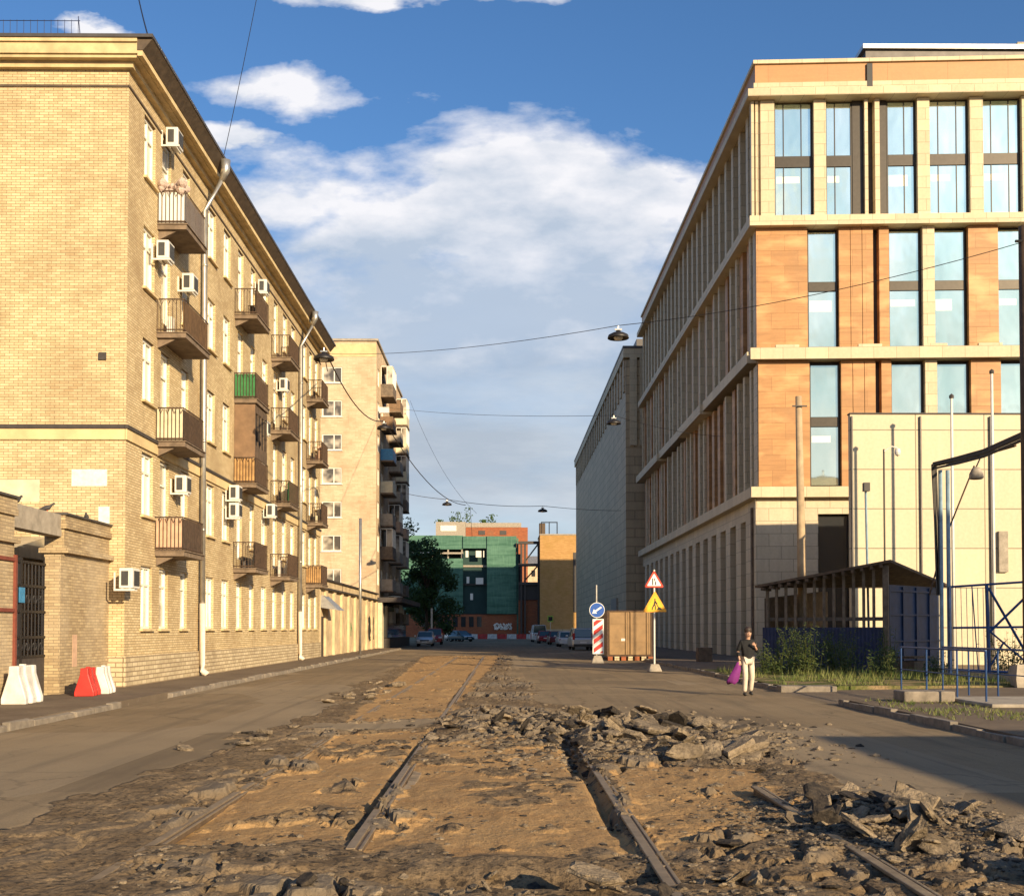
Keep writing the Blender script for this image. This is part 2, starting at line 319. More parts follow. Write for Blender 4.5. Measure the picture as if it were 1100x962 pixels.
# ------------------------------------------------------------------ mesh helpers
OFF = {}
def meta(o, label=None, cat=None, group=None, kind=None):
    if label: o['label'] = label
    if cat: o['category'] = cat
    if group: o['group'] = group
    if kind: o['kind'] = kind
    return o
def thing(name, label, cat, loc=(0, 0, 0), rz=0, group=None, local=False):
    o = bpy.data.objects.new(name, None); COL.objects.link(o); o.location = loc; o.rotation_euler = (0, 0, rz); o.empty_display_size = .3
    OFF[o] = Vector((0, 0, 0)) if local else Vector(loc)
    return meta(o, label, cat, group, 'thing')
class FR:                                   # facade frame: u along the wall, d outward, z up
    def __init__(s, o, u, n):
        s.o = Vector((o[0], o[1], 0)); s.u = Vector((u[0], u[1], 0)).normalized(); s.n = Vector((n[0], n[1], 0)).normalized()
    def p(s, u, d, z): return s.o + s.u * u + s.n * d + Vector((0, 0, z))
class MB:
    def __init__(s): s.v = []; s.f = []
    def hexa(s, c):                          # 8 corners: bottom ring 0-3, top ring 4-7
        k = len(s.v); s.v += [Vector(p) for p in c]
        s.f += [(k, k+3, k+2, k+1), (k+4, k+5, k+6, k+7), (k, k+1, k+5, k+4), (k+1, k+2, k+6, k+5), (k+2, k+3, k+7, k+6), (k+3, k, k+4, k+7)]; return s
    def box(s, x0, x1, y0, y1, z0, z1): return s.hexa([(x0, y0, z0), (x1, y0, z0), (x1, y1, z0), (x0, y1, z0), (x0, y0, z1), (x1, y0, z1), (x1, y1, z1), (x0, y1, z1)])
    def fb(s, F, u0, u1, z0, z1, d0, d1):
        return s.hexa([F.p(u0, d0, z0), F.p(u1, d0, z0), F.p(u1, d1, z0), F.p(u0, d1, z0), F.p(u0, d0, z1), F.p(u1, d0, z1), F.p(u1, d1, z1), F.p(u0, d1, z1)])
    def quad(s, a, b, c, d):
        k = len(s.v); s.v += [Vector(a), Vector(b), Vector(c), Vector(d)]; s.f.append((k, k+1, k+2, k+3)); return s
    def tube(s, pts, r, n=8, cap=True):
        pts = [Vector(p) for p in pts]; rs = r if isinstance(r, (list, tuple)) else [r] * len(pts); k0 = len(s.v)
        for i, p in enumerate(pts):
            d = (pts[min(i+1, len(pts)-1)] - pts[max(i-1, 0)]).normalized()
            a = d.cross(Vector((0, 0, 1))) if abs(d.z) < .9 else d.cross(Vector((0, 1, 0))); a.normalize(); b2 = d.cross(a)
            for j in range(n):
                t = 2 * math.pi * j / n; s.v.append(p + (a * math.cos(t) + b2 * math.sin(t)) * rs[i])
        for i in range(len(pts) - 1):
            for j in range(n):
                q = k0 + i * n; s.f.append((q + j, q + (j+1) % n, q + n + (j+1) % n, q + n + j))
        if cap: s.f.append(tuple(k0 + j for j in range(n))[::-1]); s.f.append(tuple(k0 + (len(pts)-1) * n + j for j in range(n)))
        return s
    def lathe(s, c, prof, n=20, axis='z'):
        c = Vector(c); k0 = len(s.v)
        for r, h in prof:
            for j in range(n):
                t = 2 * math.pi * j / n; x, y = r * math.cos(t), r * math.sin(t)
                s.v.append(c + (Vector((x, y, h)) if axis == 'z' else Vector((x, h, y)) if axis == 'y' else Vector((h, x, y))))
        for i in range(len(prof) - 1):
            for j in range(n):
                q = k0 + i * n; s.f.append((q + j, q + (j+1) % n, q + n + (j+1) % n, q + n + j))
        return s
    def prism(s, poly, a, b):                # poly: list of 3D points, extruded from a to b offset vectors
        k = len(s.v); n = len(poly); s.v += [Vector(p) + Vector(a) for p in poly] + [Vector(p) + Vector(b) for p in poly]
        s.f.append(tuple(range(k, k+n))[::-1]); s.f.append(tuple(range(k+n, k+2*n)))
        for i in range(n): s.f.append((k+i, k+(i+1) % n, k+n+(i+1) % n, k+n+i))
        return s
    def loft(s, rings, cap=True):
        k0 = len(s.v); n = len(rings[0])
        for r in rings: s.v += [Vector(p) for p in r]
        for i in range(len(rings) - 1):
            for j in range(n): q = k0 + i*n; s.f.append((q+j, q+(j+1) % n, q+n+(j+1) % n, q+n+j))
        if cap: s.f.append(tuple(range(k0, k0+n))[::-1]); s.f.append(tuple(range(k0+(len(rings)-1)*n, k0+len(rings)*n)))
        return s
    def build(s, name, mat, parent=None, smooth=False, bevel=0, label=None, cat=None, group=None, kind=None, fixn=True):
        me = bpy.data.meshes.new(name)
        if parent is not None:
            r = parent
            while r.parent: r = r.parent
            org = OFF.get(r, Vector((0, 0, 0)))
        else:
            a = np.array([tuple(p) for p in s.v]); mn, mx = a.min(0), a.max(0); org = Vector(((mn[0]+mx[0])/2, (mn[1]+mx[1])/2, mn[2]))
        me.from_pydata([tuple(p - org) for p in s.v], [], s.f)
        if fixn:
            bm = bmesh.new(); bm.from_mesh(me); bmesh.ops.recalc_face_normals(bm, faces=bm.faces); bm.to_mesh(me); bm.free()
        if smooth: me.polygons.foreach_set('use_smooth', [True] * len(me.polygons))
        me.materials.append(M(mat) if isinstance(mat, str) else mat); me.update()
        o = bpy.data.objects.new(name, me); COL.objects.link(o)
        if parent is not None: o.parent = parent
        else: o.location = org; OFF[o] = org
        if bevel:
            md = o.modifiers.new('bevel', 'BEVEL'); md.width = bevel; md.segments = 2; md.limit_method = 'ANGLE'; md.angle_limit = R(35)
        if cat and not kind and parent is None: kind = 'thing'
        return meta(o, label, cat, group, kind)
def copy_tree(o, parent=None):
    c = o.copy(); COL.objects.link(c); c.parent = parent
    for ch in list(o.children): copy_tree(ch, c)
    return c
def wall_open(mb, F, U0, U1, Z0, Z1, ops, t):   # wall face with real openings and reveals; ops (u0,u1,z0,z1)
    us = sorted({U0, U1, *[a for o in ops for a in o[:2]]}); zs = sorted({Z0, Z1, *[a for o in ops for a in o[2:]]})
    for i in range(len(us) - 1):
        uc = (us[i] + us[i+1]) / 2; col = [o for o in ops if o[0] < uc < o[1]]; run = None
        for j in range(len(zs) - 1):
            zc = (zs[j] + zs[j+1]) / 2; hole = any(o[2] < zc < o[3] for o in col)
            if not hole and run is None: run = zs[j]
            if hole and run is not None: mb.quad(F.p(us[i], 0, run), F.p(us[i+1], 0, run), F.p(us[i+1], 0, zs[j]), F.p(us[i], 0, zs[j])); run = None
        if run is not None: mb.quad(F.p(us[i], 0, run), F.p(us[i+1], 0, run), F.p(us[i+1], 0, Z1), F.p(us[i], 0, Z1))
    for a, b2, c, d in ops:
        mb.quad(F.p(a, 0, c), F.p(a, 0, d), F.p(a, -t, d), F.p(a, -t, c)); mb.quad(F.p(b2, 0, c), F.p(b2, -t, c), F.p(b2, -t, d), F.p(b2, 0, d))
        mb.quad(F.p(a, 0, d), F.p(b2, 0, d), F.p(b2, -t, d), F.p(a, -t, d)); mb.quad(F.p(a, 0, c), F.p(a, -t, c), F.p(b2, -t, c), F.p(b2, 0, c))
def frame_window(F, a, b, c, d, t, parent, glass, fm='window_white', bars=(.5,), transom=None, fw=.07, sill=None, name='window'):
    fr = MB(); k = -t
    fr.fb(F, a, a+fw, c, d, k-.03, k+.05); fr.fb(F, b-fw, b, c, d, k-.03, k+.05); fr.fb(F, a+fw, b-fw, c, c+fw, k-.03, k+.05); fr.fb(F, a+fw, b-fw, d-fw, d, k-.03, k+.05)
    for s in bars:
        m = a + (b-a)*s; fr.fb(F, m-fw*.45, m+fw*.45, c+fw, d-fw, k-.03, k+.046)
    if transom:
        zz = c + (d-c)*transom; last = a+fw
        for s in list(bars) + [1]:
            e = (a+(b-a)*s - fw*.45) if s < 1 else b-fw
            fr.fb(F, last, e, zz-fw*.4, zz+fw*.4, k-.03, k+.043); last = a+(b-a)*s+fw*.45
    o = fr.build(name, fm, parent)
    MB().fb(F, a+.01, b-.01, c+.01, d-.01, k-.045, k-.005).build('pane', glass, o)
    if sill: MB().fb(F, a-.08, b+.08, c-.07, c-.005, -t+.052, .10).build('sill', sill, o)
    return o

# ------------------------------------------------------------------ ground
def vnoise(x, y, seed=0):
    xi = np.floor(x).astype(np.int64); yi = np.floor(y).astype(np.int64); xf = x - xi; yf = y - yi
    def h(a, b):
        n = (a * 374761393 + b * 668265263 + seed * 982451653) & 0xffffffff; n = ((n ^ (n >> 13)) * 1274126177) & 0xffffffff; return ((n ^ (n >> 16)) & 0xffff) / 65535.
    u = xf*xf*(3-2*xf); v = yf*yf*(3-2*yf)
    return (h(xi, yi)*(1-u) + h(xi+1, yi)*u)*(1-v) + (h(xi, yi+1)*(1-u) + h(xi+1, yi+1)*u)*v
def fbm(x, y, o=4, seed=0):
    s = np.zeros_like(x); a = .5
    for i in range(o): s += a * vnoise(x*2**i, y*2**i, seed+i); a *= .5
    return s / (1 - .5**o)
def voro(x, y, seed=0):
    xi = np.floor(x).astype(np.int64); yi = np.floor(y).astype(np.int64); d1 = np.full(x.shape, 9.); d2 = np.full(x.shape, 9.); cid = np.zeros(x.shape)
    def h(a, b, k):
        n = (a * 374761393 + b * 668265263 + (seed+k) * 982451653) & 0xffffffff; n = ((n ^ (n >> 13)) * 1274126177) & 0xffffffff; return ((n ^ (n >> 16)) & 0xffff) / 65535.
    for i in (-1, 0, 1):
        for j in (-1, 0, 1):
            cx = xi+i+h(xi+i, yi+j, 1); cy = yi+j+h(xi+i, yi+j, 2); d = np.hypot(x-cx, y-cy); c = h(xi+i, yi+j, 3)
            new = d < d1; d2 = np.where(new, d1, np.minimum(d2, d)); cid = np.where(new, c, cid); d1 = np.where(new, d, d1)
    return d1, d2, cid
def band(v, a, b, s): return np.clip((v-a)/s+.5, 0, 1) * np.clip((b-v)/s+.5, 0, 1)
def ground_fn(X, Y):
    n = fbm(X*.9, Y*.6, 4, 3) - .5; n2 = fbm(X*2.6, Y*1.6, 4, 9) - .5
    wx = X + n*.35 + n2*.3; wy = Y + n*2.2 + n2*1.2
    sA = band(wx, -2.72, -1.24, .10) * band(wy, 9.6, 18.9, .5)
    sB = band(wx, -1.12, 1.05, .10) * band(wy, 8.7, 16.8, .6)
    sC = band(wx, 1.22, 3.0, .25) * band(wy, 8.9, 13.5, .6)
    f = np.clip((Y-21)/50, 0, 1)
    sD = band(wx, -2.95-2.0*f, -1.05+.9*f, .3) * band(wy, 21.6, 72, 1.)
    sand = np.maximum.reduce([sA, sB, sC*.9, sD])
    cr_ = fbm(X*1.15+40, Y*.95, 4, 120); crust = np.clip((cr_-.635)*16, 0, 1)*np.where(Y > 21, .5, 1)
    crust = np.maximum(crust, band(wy+n2*1.5, 11.9, 12.7, .2)*band(wx, -.5, .75, .3)); crust = np.maximum(crust, band(wy+n2*2, 16.4, 17.0, .2)*band(wx, -2.6, -1.4, .3)*.8)
    sand = sand*(1-crust)
    rb = np.interp(Y, [0, 8, 12, 17, 22, 27, 40, 80], [4.6, 4.0, 3.7, 3.5, 2.4, .9, .35, .3]); lb = np.interp(Y, [0, 10, 20, 35, 80], [-4.7, -4.35, -3.9, -4.3, -5.2])
    wx2 = X + n*1.3 + n2*.5
    dirt = np.clip((wx2-lb)/.25+.5, 0, 1) * np.clip((rb-wx2)/.25+.5, 0, 1) * band(wy, -10, 73, .8)
    bridge = band(wy, 19.4, 21.0, .3) * band(wx, -3.4, -1.2, .2); dirt = dirt * (1-bridge); sand = sand * (1-bridge)
    rough = np.maximum(dirt*(1-sand), sand*.4)
    d1, d2, cid = voro(X*2.6 + n2*1.2, Y*1.7 + n2*1.2, 5)
    brk = np.clip((fbm(X*.7, Y*.55, 3, 31) - .43)*7, 0, 1) * dirt * (1-sand)
    left = np.clip((-2.9-X)/.5, 0, 1)                       # smoother tarry strip on the left
    brk = brk * (1-.75*left)
    gap = np.clip((d2-d1)*5, 0, 1)
    z = .02*(fbm(X*.2, Y*.2, 2, 50)-.5)*2
    z = z - dirt*.012 - sand*.065*np.clip(.6+n*1.6, .15, 1.5) + rough*(n2*.075 + (fbm(X*8, Y*6, 3, 77)-.5)*.032)
    z = z + brk*(cid*.085*gap - .07*(1-gap))
    # spoil heaps
    def heap(cx, cy, rx, ry, h): return h*np.exp(-(((X-cx)/rx)**2 + ((Y-cy)/ry)**2))
    z = z + heap(1.6, 18.8, 1.9, 2.2, .17) + heap(2.9, 16.2, .9, 1.8, .12) + heap(3.5, 9.8, .8, 1.2, .16) + heap(-.3, 20.5, 1.0, 1.5, .08) + heap(-3.4, 17.5, .6, 1.6, .05)
    # trench beside the right rail and scoop at the bottom
    z = z - .17*np.exp(-((X-.95)/.12)**2)*band(Y, 13.6, 18.2, .8) - .09*np.exp(-((X-1.0)/.07)**2)*band(Y, 10.0, 13.8, 1.) - .15*np.exp(-((X-.2)/1.2)**2)*np.exp(-((Y-7.95)/.22)**2) - .08*np.exp(-((X+1.27)/.05)**2)*band(Y, 9.5, 17, 1.)
    ax = np.abs(X+1.17); z = np.where((ax < .075) & (sand > .2), np.minimum(z, -.03), z)
    platec = brk*np.clip(gap, 0, 1)*(cid > .35)
    return z, sand, dirt, platec
xs = np.concatenate([np.arange(-8.2, -5, .16), np.arange(-5, 5, .034), np.arange(5, 7.51, .14)]); xs[-1] = 7.5
ys = [5.5]
while ys[-1] < 75: ys.append(ys[-1] + .03*(max(ys[-1], 7)/8)**1.35)
ys[-1] = 75; ys = np.array(ys)
GX, GY = np.meshgrid(xs, ys); GZ, S_, D_, PL_ = ground_fn(GX, GY)
edge = np.clip((GX+8.2)/.4, 0, 1)*np.clip((7.5-GX)/.4, 0, 1)*np.clip((75-GY)/1, 0, 1); GZ = GZ*edge
ny, nx = GX.shape
me = bpy.data.meshes.new('road'); co = np.stack([GX, GY, GZ], -1).reshape(-1, 3)
idx = np.arange(nx*ny).reshape(ny, nx); q = np.stack([idx[:-1, :-1], idx[:-1, 1:], idx[1:, 1:], idx[1:, :-1]], -1).reshape(-1, 4)
me.vertices.add(len(co)); me.vertices.foreach_set('co', co.ravel()); me.loops.add(q.size); me.loops.foreach_set('vertex_index', q.ravel().astype(np.int32))
me.polygons.add(len(q)); me.polygons.foreach_set('loop_start', np.arange(0, q.size, 4, dtype=np.int32)); me.polygons.foreach_set('loop_total', np.full(len(q), 4, dtype=np.int32))
me.polygons.foreach_set('use_smooth', [False]*len(q)); me.update(); me.validate()
ca = me.color_attributes.new('zone', 'FLOAT_COLOR', 'POINT'); ca.data.foreach_set('color', np.stack([S_, D_, PL_, np.ones_like(S_)], -1).reshape(-1).astype(np.float32))
me.materials.append(M('road_surface')); o = bpy.data.objects.new('road', me); COL.objects.link(o); meta(o, kind='structure', label='dusty asphalt roadway dug open along the tram tracks')
def gz(x, y): return float(ground_fn(np.array([float(x)]), np.array([float(y)]))[0][0])
MB().quad((-1500, -1500, -.45), (1500, -1500, -.45), (1500, 1500, -.45), (-1500, 1500, -.45)).build('ground', 'yard_ground', kind='structure')
MB().quad((-70, 75, 0), (70, 75, 0), (70, 420, 0), (-70, 420, 0)).build('far_road', 'asphalt_far', kind='structure')
MB().quad((-8.2, -40, 0), (7.5, -40, 0), (7.5, 5.5, 0), (-8.2, 5.5, 0)).build('near_road', 'asphalt_far', kind='structure')
MB().box(-10.9, -8.36, -40, 93, -.4, .12).build('pavement', 'pavement_asphalt', kind='structure')
MB().box(-60, -10.902, -40, 93, -.4, .10).build('yard', 'yard_ground', kind='structure')
MB().box(7.66, 15, -40, 25.4, -.4, .12).build('pavement', 'pavement_asphalt', kind='structure')
MB().hexa([(7.5, 25.4, -.4), (15, 25.4, -.4), (15, 31, -.4), (7.5, 31, -.4), (7.5, 25.4, .0), (15, 25.4, .12), (15, 31, .12), (7.5, 31, .0)]).build('driveway', 'pavement_asphalt', kind='structure')
MB().box(15.002, 70, -40, 60, -.4, .11).build('yard', 'yard_ground', kind='structure')
MB().box(7.66, 15, 31, 44, -.4, .14).build('verge', 'grass_ground', kind='structure')
MB().box(7.66, 15, 44.002, 60, -.4, .11).build('yard', 'pavement_asphalt', kind='structure')
MB().box(7.66, 13.7, 60.002, 112, -.4, .10).build('pavement', 'pavement_asphalt', kind='structure')
# kerbs: separate stones, one thing per run
def kerb(label, x, w, runs, seed):
    r = random.Random(seed); t = thing('kerb', label, None, (x, runs[0][0], 0)); t['kind'] = 'structure'
    mb = MB()
    for y0, y1 in runs:
        y = y0
        while y < y1:
            L = min(1.0, y1-y); z = .135 + r.uniform(-.035, .015); dx = r.uniform(-.025, .025); c = r.uniform(0, .03)
            mb.hexa([(x+dx, y+.012, -.2), (x+w+dx, y+.012, -.2), (x+w+dx, y+L-.012, -.2), (x+dx, y+L-.012, -.2), (x+dx+.01, y+.012, z), (x+w+dx-.01, y+.012, z+r.uniform(-.01, .01)), (x+w+dx-.01, y+L-.012, z-c), (x+dx+.01, y+L-.012, z)]); y += L
    mb.build('kerb_stones', 'kerb_stone', t, bevel=.015)
kerb('worn kerb of grey stones along the left pavement', -8.36, .16, [(-10, 24.6), (28.4, 92)], 1)
kerb('near right kerb of grey stones in front of the handrails', 7.5, .16, [(-10, 25.4)], 2)
kerb('right kerb of pale stones beside the overgrown verge', 7.5, .16, [(31, 60)], 3)
MB().hexa([(7.45, 30.4, -.1), (8.9, 30.2, -.1), (8.9, 30.9, -.1), (7.45, 30.9, -.1), (7.45, 30.4, .17), (8.9, 30.2, .17), (8.9, 30.9, .17), (7.45, 30.9, .17)]).build('kerb_block', 'kerb_stone', bevel=.02, label='loose pale concrete kerb block lying where the verge meets the driveway', cat='kerb block')

# rails and track
def rail(x, y0, y1, label, z=.0, dz=0.):
    t = thing('tram_rail', label, 'tram rail', (x, y0, 0), group='tram rails in the dug up road')
    h = MB(); h.box(x-.045, x+.03, y0, y1, z-.02, z+.006); h.box(x+.055, x+.085, y0, y1, z-.02, z-.004); h.build('rail_head', 'rail_head', t, bevel=.006)
    g = MB(); g.box(x+.031, x+.054, y0, y1, z-.03, z-.012); g.box(x-.014, x+.014, y0, y1, z-.16, z-.02); g.box(x-.07, x+.09, y0, y1, z-.175, z-.16); g.box(x+.014, x+.085, y0, y1, z-.055, z-.02)
    g.build('rail_web', 'rail_steel', t)
rail(-2.78, 7.2, 19.3, 'leftmost tram rail bordering the left sandy pit', -.012)
rail(-2.78, 21.2, 70, 'far left tram rail along the distant sandy strip', -.035)
rail(-1.18, 8.9, 18.9, 'tram rail between the two sandy pits, left of centre', -.01)
rail(-1.18, 21.2, 70, 'far tram rail running down the middle of the distant dug strip', -.03)
rail(1.12, 5.6, 18.2, 'tram rail on the right of the wide sandy pit', .0)
rail(2.68, 5.6, 12.1, 'rightmost tram rail emerging from the rubble heap', .03)
# timber beams laid against rails
for (x, y0, y1, w, z, lab) in [(-1.04, 10.2, 15.5, .11, -.05, 'narrow worn timber bedded beside the middle rail'), (-2.99, 10.2, 16.0, .2, -.045, 'long dusty timber beam bedded beside the leftmost rail')]:
    mb = MB(); y = y0; r = random.Random(int(x*100)); pts = []
    n = 14
    for i in range(n):
        a = y0+(y1-y0)*i/n; b_ = y0+(y1-y0)*(i+1)/n
    ring = []
    for i in range(n+1):
        yy = y0+(y1-y0)*i/n; e = r.uniform(-.02, .02); zz = z+r.uniform(-.012, .012); ring.append([(x-w/2+e, yy, z-.16), (x+w/2+e, yy, z-.16), (x+w/2+e*.3, yy, zz), (x-w/2+e, yy, zz+.01)])
    mb.loft(ring); mb.build('timber_beam', 'sleeper_wood', bevel=.01, label=lab, cat='timber beam')

# rubble -------------------------------------------------
def chunk_mesh(r, sx, sy, sz, flat=True):
    n = r.randint(5, 8); ang = sorted(r.uniform(0, 2*math.pi) + i*0 for i in range(n)); ang = [2*math.pi*(i+r.uniform(-.32, .32))/n for i in range(n)]
    bot = [(math.cos(a)*sx*.5*r.uniform(.72, 1.1), math.sin(a)*sy*.5*r.uniform(.72, 1.1)) for a in ang]
    k = MB(); b0 = [(x*r.uniform(.8, 1.0), y*r.uniform(.8, 1.0), -sz*.5*r.uniform(.7, 1.)) for x, y in bot]; mid = [(x*1.04, y*1.04, sz*r.uniform(-.2, .25)) for x, y in bot]
    b1 = [(x*r.uniform(.86, .97), y*r.uniform(.86, .97), sz*.5*r.uniform(.85, 1.15)) for x, y in bot]
    k.loft([b0, mid, b1]); return k
protos = []
rr = random.Random(5)
for i in range(16):
    k = chunk_mesh(rr, rr.uniform(.8, 1.25), rr.uniform(.55, 1.0), rr.uniform(.13, .30)); me = bpy.data.meshes.new('slab'); me.from_pydata([tuple(v) for v in k.v], [], k.f)
    bm = bmesh.new(); bm.from_mesh(me); bmesh.ops.triangulate(bm, faces=[f for f in bm.faces if len(f.verts) > 4]); bmesh.ops.subdivide_edges(bm, edges=bm.edges, cuts=1, use_grid_fill=True)
    for v in bm.verts: v.co += Vector((rr.uniform(-1, 1), rr.uniform(-1, 1), rr.uniform(-.6, .6)))*.028
    bmesh.ops.recalc_face_normals(bm, faces=bm.faces); bm.to_mesh(me); bm.free(); me.materials.append(M('rubble_asphalt' if i % 4 else 'tar_lump')); protos.append(me)
ZONES = [  # n, centre x, y, spread x, y, size range, tilt, label, group
    (95, 1.75, 18.3, 1.15, 1.9, (.22, .62), 24, 'asphalt slab in the long heap right of the tracks', 'broken asphalt slabs in the long heap'),
    (34, 2.7, 15.6, .6, 1.3, (.25, .65), 22, 'asphalt slab on near slope of the long heap', 'broken asphalt slabs on the near slope of the heap'),
    (58, 3.2, 9.7, .58, 1.0, (.14, .45), 26, 'asphalt slab in the lower right heap', 'broken asphalt slabs in the lower right heap'),
    (30, -.2, 20.0, .8, 1.3, (.16, .42), 16, 'dark asphalt lump strewn behind the sandy pits', 'asphalt lumps strewn behind the pits'),
    (34, .5, 7.55, 1.5, .28, (.10, .26), 22, 'asphalt lump on broken edge nearest the camera', 'asphalt lumps on the nearest broken edge'),
    (18, -3.6, 17.5, .45, 2.0, (.16, .34), 8, 'flat dark asphalt flake left of the leftmost rail', 'asphalt flakes left of the rails'),
    (20, -3.5, 30, .5, 4.5, (.25, .5), 14, 'dark asphalt piece left of the distant sandy strip', 'asphalt pieces left of the distant strip')]
r = random.Random(21); placed = []
for (n, cx, cy, sx_, sy_, (s0, s1), tilt, lab, grp) in ZONES:
    for i in range(n):
        x = r.gauss(cx, sx_*.75); y = r.gauss(cy, sy_*.75); s = s0*.8 + (s1-s0*.8)*r.random()**2.2
        z = gz(x, y); stack = 0
        for (px_, py_, ps) in placed:
            if (px_-x)**2 + (py_-y)**2 < (.38*(ps+s))**2: stack = max(stack, .30*ps*.45)
        o = bpy.data.objects.new('broken_chunk', r.choice(protos)); COL.objects.link(o)
        o.scale = (s, s*r.uniform(.8, 1.1), s*r.uniform(.55, .95)); o.location = (x, y, z + s*.07 + stack)
        o.rotation_euler = (R(r.gauss(0, tilt)), R(r.gauss(0, tilt)), r.uniform(0, 6.28)); meta(o, lab + (', flat and large' if s > s0+(s1-s0)*.72 else ', thin and dark with tar' if o.data.materials[0].name == 'tar_lump' else ', small and dusty' if s < s0+(s1-s0)*.12 else ''), 'asphalt slab', grp); placed.append((x, y, s))
for (x, y, s, rz, lab) in [(4.05, 8.75, .62, .4, 'large flat pale slab lying in front of the lower right heap'), (3.75, 7.55, .55, 1.2, 'large flat pale slab at the bottom right edge of the picture'), (.62, 7.5, .42, 2.2, 'flat pale slab at the bottom centre of the picture'), (2.95, 10.6, .42, .9, 'dark slab tilted steeply upright behind the lower right heap'), (3.15, 14.9, .75, .2, 'broad pale slab lying flat at the right end of the long heap'), (2.2, 16.9, .7, 1.9, 'broad pale slab facing the camera on top of the long heap')]:
    o = bpy.data.objects.new('broken_chunk', protos[1] if 'dark' not in lab else protos[4]); COL.objects.link(o); o.scale = (s, s*.9, s*.6); o.location = (x, y, gz(x, y)+.10)
    o.rotation_euler = (R(8 if 'steep' not in lab else 38), R(-9), rz); meta(o, lab, 'asphalt slab')
# small debris: nobody could count it
ico = []
for i in range(5):
    bm = bmesh.new(); bmesh.ops.create_icosphere(bm, subdivisions=1, radius=.5)
    for v in bm.verts: v.co = Vector((v.co.x*rr.uniform(.7, 1.2), v.co.y*rr.uniform(.7, 1.2), v.co.z*rr.uniform(.4, .9)))
    ico.append((np.array([v.co[:] for v in bm.verts]), [tuple(v.index for v in f.verts) for f in bm.faces])); bm.free()
def scatter(name, mat, P_, lab):
    V = []; Fc = []; k = 0
    for (x, y, s) in P_:
        vv, ff = random.choice(ico); a = random.uniform(0, 6.28); ca_, sa_ = math.cos(a), math.sin(a); m_ = np.array([[ca_, -sa_, 0], [sa_, ca_, 0], [0, 0, random.uniform(.4, 1)]])
        q_ = vv @ m_.T * s; V.append(q_ + np.array([x, y, 0])); Fc += [tuple(i+k for i in f) for f in ff]; k += len(vv)
    V = np.concatenate(V); xy = np.array([(x, y) for x, y, s in P_]); zz = ground_fn(xy[:, 0], xy[:, 1])[0]; V[:, 2] += np.repeat(zz, [len(V)//len(P_)]*len(P_))
    me = bpy.data.meshes.new(name); me.from_pydata(V.tolist(), [], Fc); me.materials.append(M(mat)); o = bpy.data.objects.new(name, me); COL.objects.link(o); meta(o, lab, name.replace('_', ' '), kind='stuff')
P1 = []; P2 = []
for i in range(34000):
    y = 6.2 + 24*random.random()**1.7; x = random.uniform(-5, 5)
    zz, s_, d_, p_ = ground_fn(np.array([x]), np.array([y])); cl = fbm(np.array([x*1.3]), np.array([y*1.0]), 3, 91)[0]
    if d_[0] < .4 and s_[0] < .4: 
        if random.random() > .02: continue
    dens_ = np.clip((cl-.47)*9, 0, 1)*(.22 if s_[0] > .5 else 1)*(.15 if x < -2.9 else 1)*(.6 if x < .8 else 1)
    if random.random() > dens_: continue
    (P1 if random.random() < .55 else P2).append((x, y, .012 + .085*random.random()**2.6))
for i in range(6500):
    x = random.gauss(1.8, 1.2); y = random.gauss(18.2, 2.0); (P1 if i % 4 else P2).append((x, y, .02+.17*random.random()**2.6))
    x = random.gauss(3.2, .6); y = random.gauss(9.7, 1.0); (P1 if i % 3 else P2).append((x, y, .015+.07*random.random()**2))
scatter('asphalt_debris', 'rubble_asphalt', P1, 'grey crumbs of broken asphalt over the dug up track')
scatter('tar_debris', 'tar_lump', P2, 'black tar crumbs over the dug up track')

# ------------------------------------------------------------------ left apartment house
LB = thing('apartment_house', 'five storey yellow brick apartment house with balconies on the left', 'apartment house', (-16, 47, 0))
LX, LY0, LY1, LH = -10.3, 31.0, 64.0, 17.1
FS = FR((LX, LY0), (0, 1), (1, 0)); FF = FR((LX, LY0), (-1, 0), (0, -1))
COLS = [(32.9, 'w'), (34.55, 'd'), (36.7, 'w'), (40.0, 'w'), (42.2, 'w'), (44.4, 'd'), (46.6, 'w'), (49.0, 'w'), (51.3, 'd'), (53.5, 'w'), (55.6, 'w'), (58.9, 'w'), (60.7, 'd'), (62.6, 'w')]
TOPS = [3.5, 6.75, 10.05, 13.3, 16.5]
ops = []
for fi, tz in enumerate(TOPS):
    for (yc, k) in COLS:
        hw = .52 if k == 'w' else .45
        if yc in (36.7, 46.6): hw = .4
        door = k == 'd' and fi > 0
        ops.append((yc-hw-LY0, yc+hw-LY0, tz-(2.35 if door else 1.8), tz))
mb = MB(); wall_open(mb, FS, 0, LY1-LY0, .1, LH, ops, .16)
mb.quad(FF.p(0, 0, .1), FF.p(14, 0, .1), FF.p(14, 0, LH), FF.p(0, 0, LH))
mb.quad((LX, LY1, .1), (LX, LY1, LH), (LX-14, LY1, LH), (LX-14, LY1, .1)); mb.quad((LX-14, LY0, .1), (LX-14, LY1, .1), (LX-14, LY1, LH), (LX-14, LY0, LH))
mb.build('wall', 'left_brick', LB, fixn=False)
for i, (a, b_, c, d) in enumerate(ops):
    frame_window(FS, a, b_, c, d, .13, LB, 'home_glass', bars=(.5,) if b_-a > .95 else (), transom=.70, fw=.075, sill='cornice' if d-c < 2 else None)
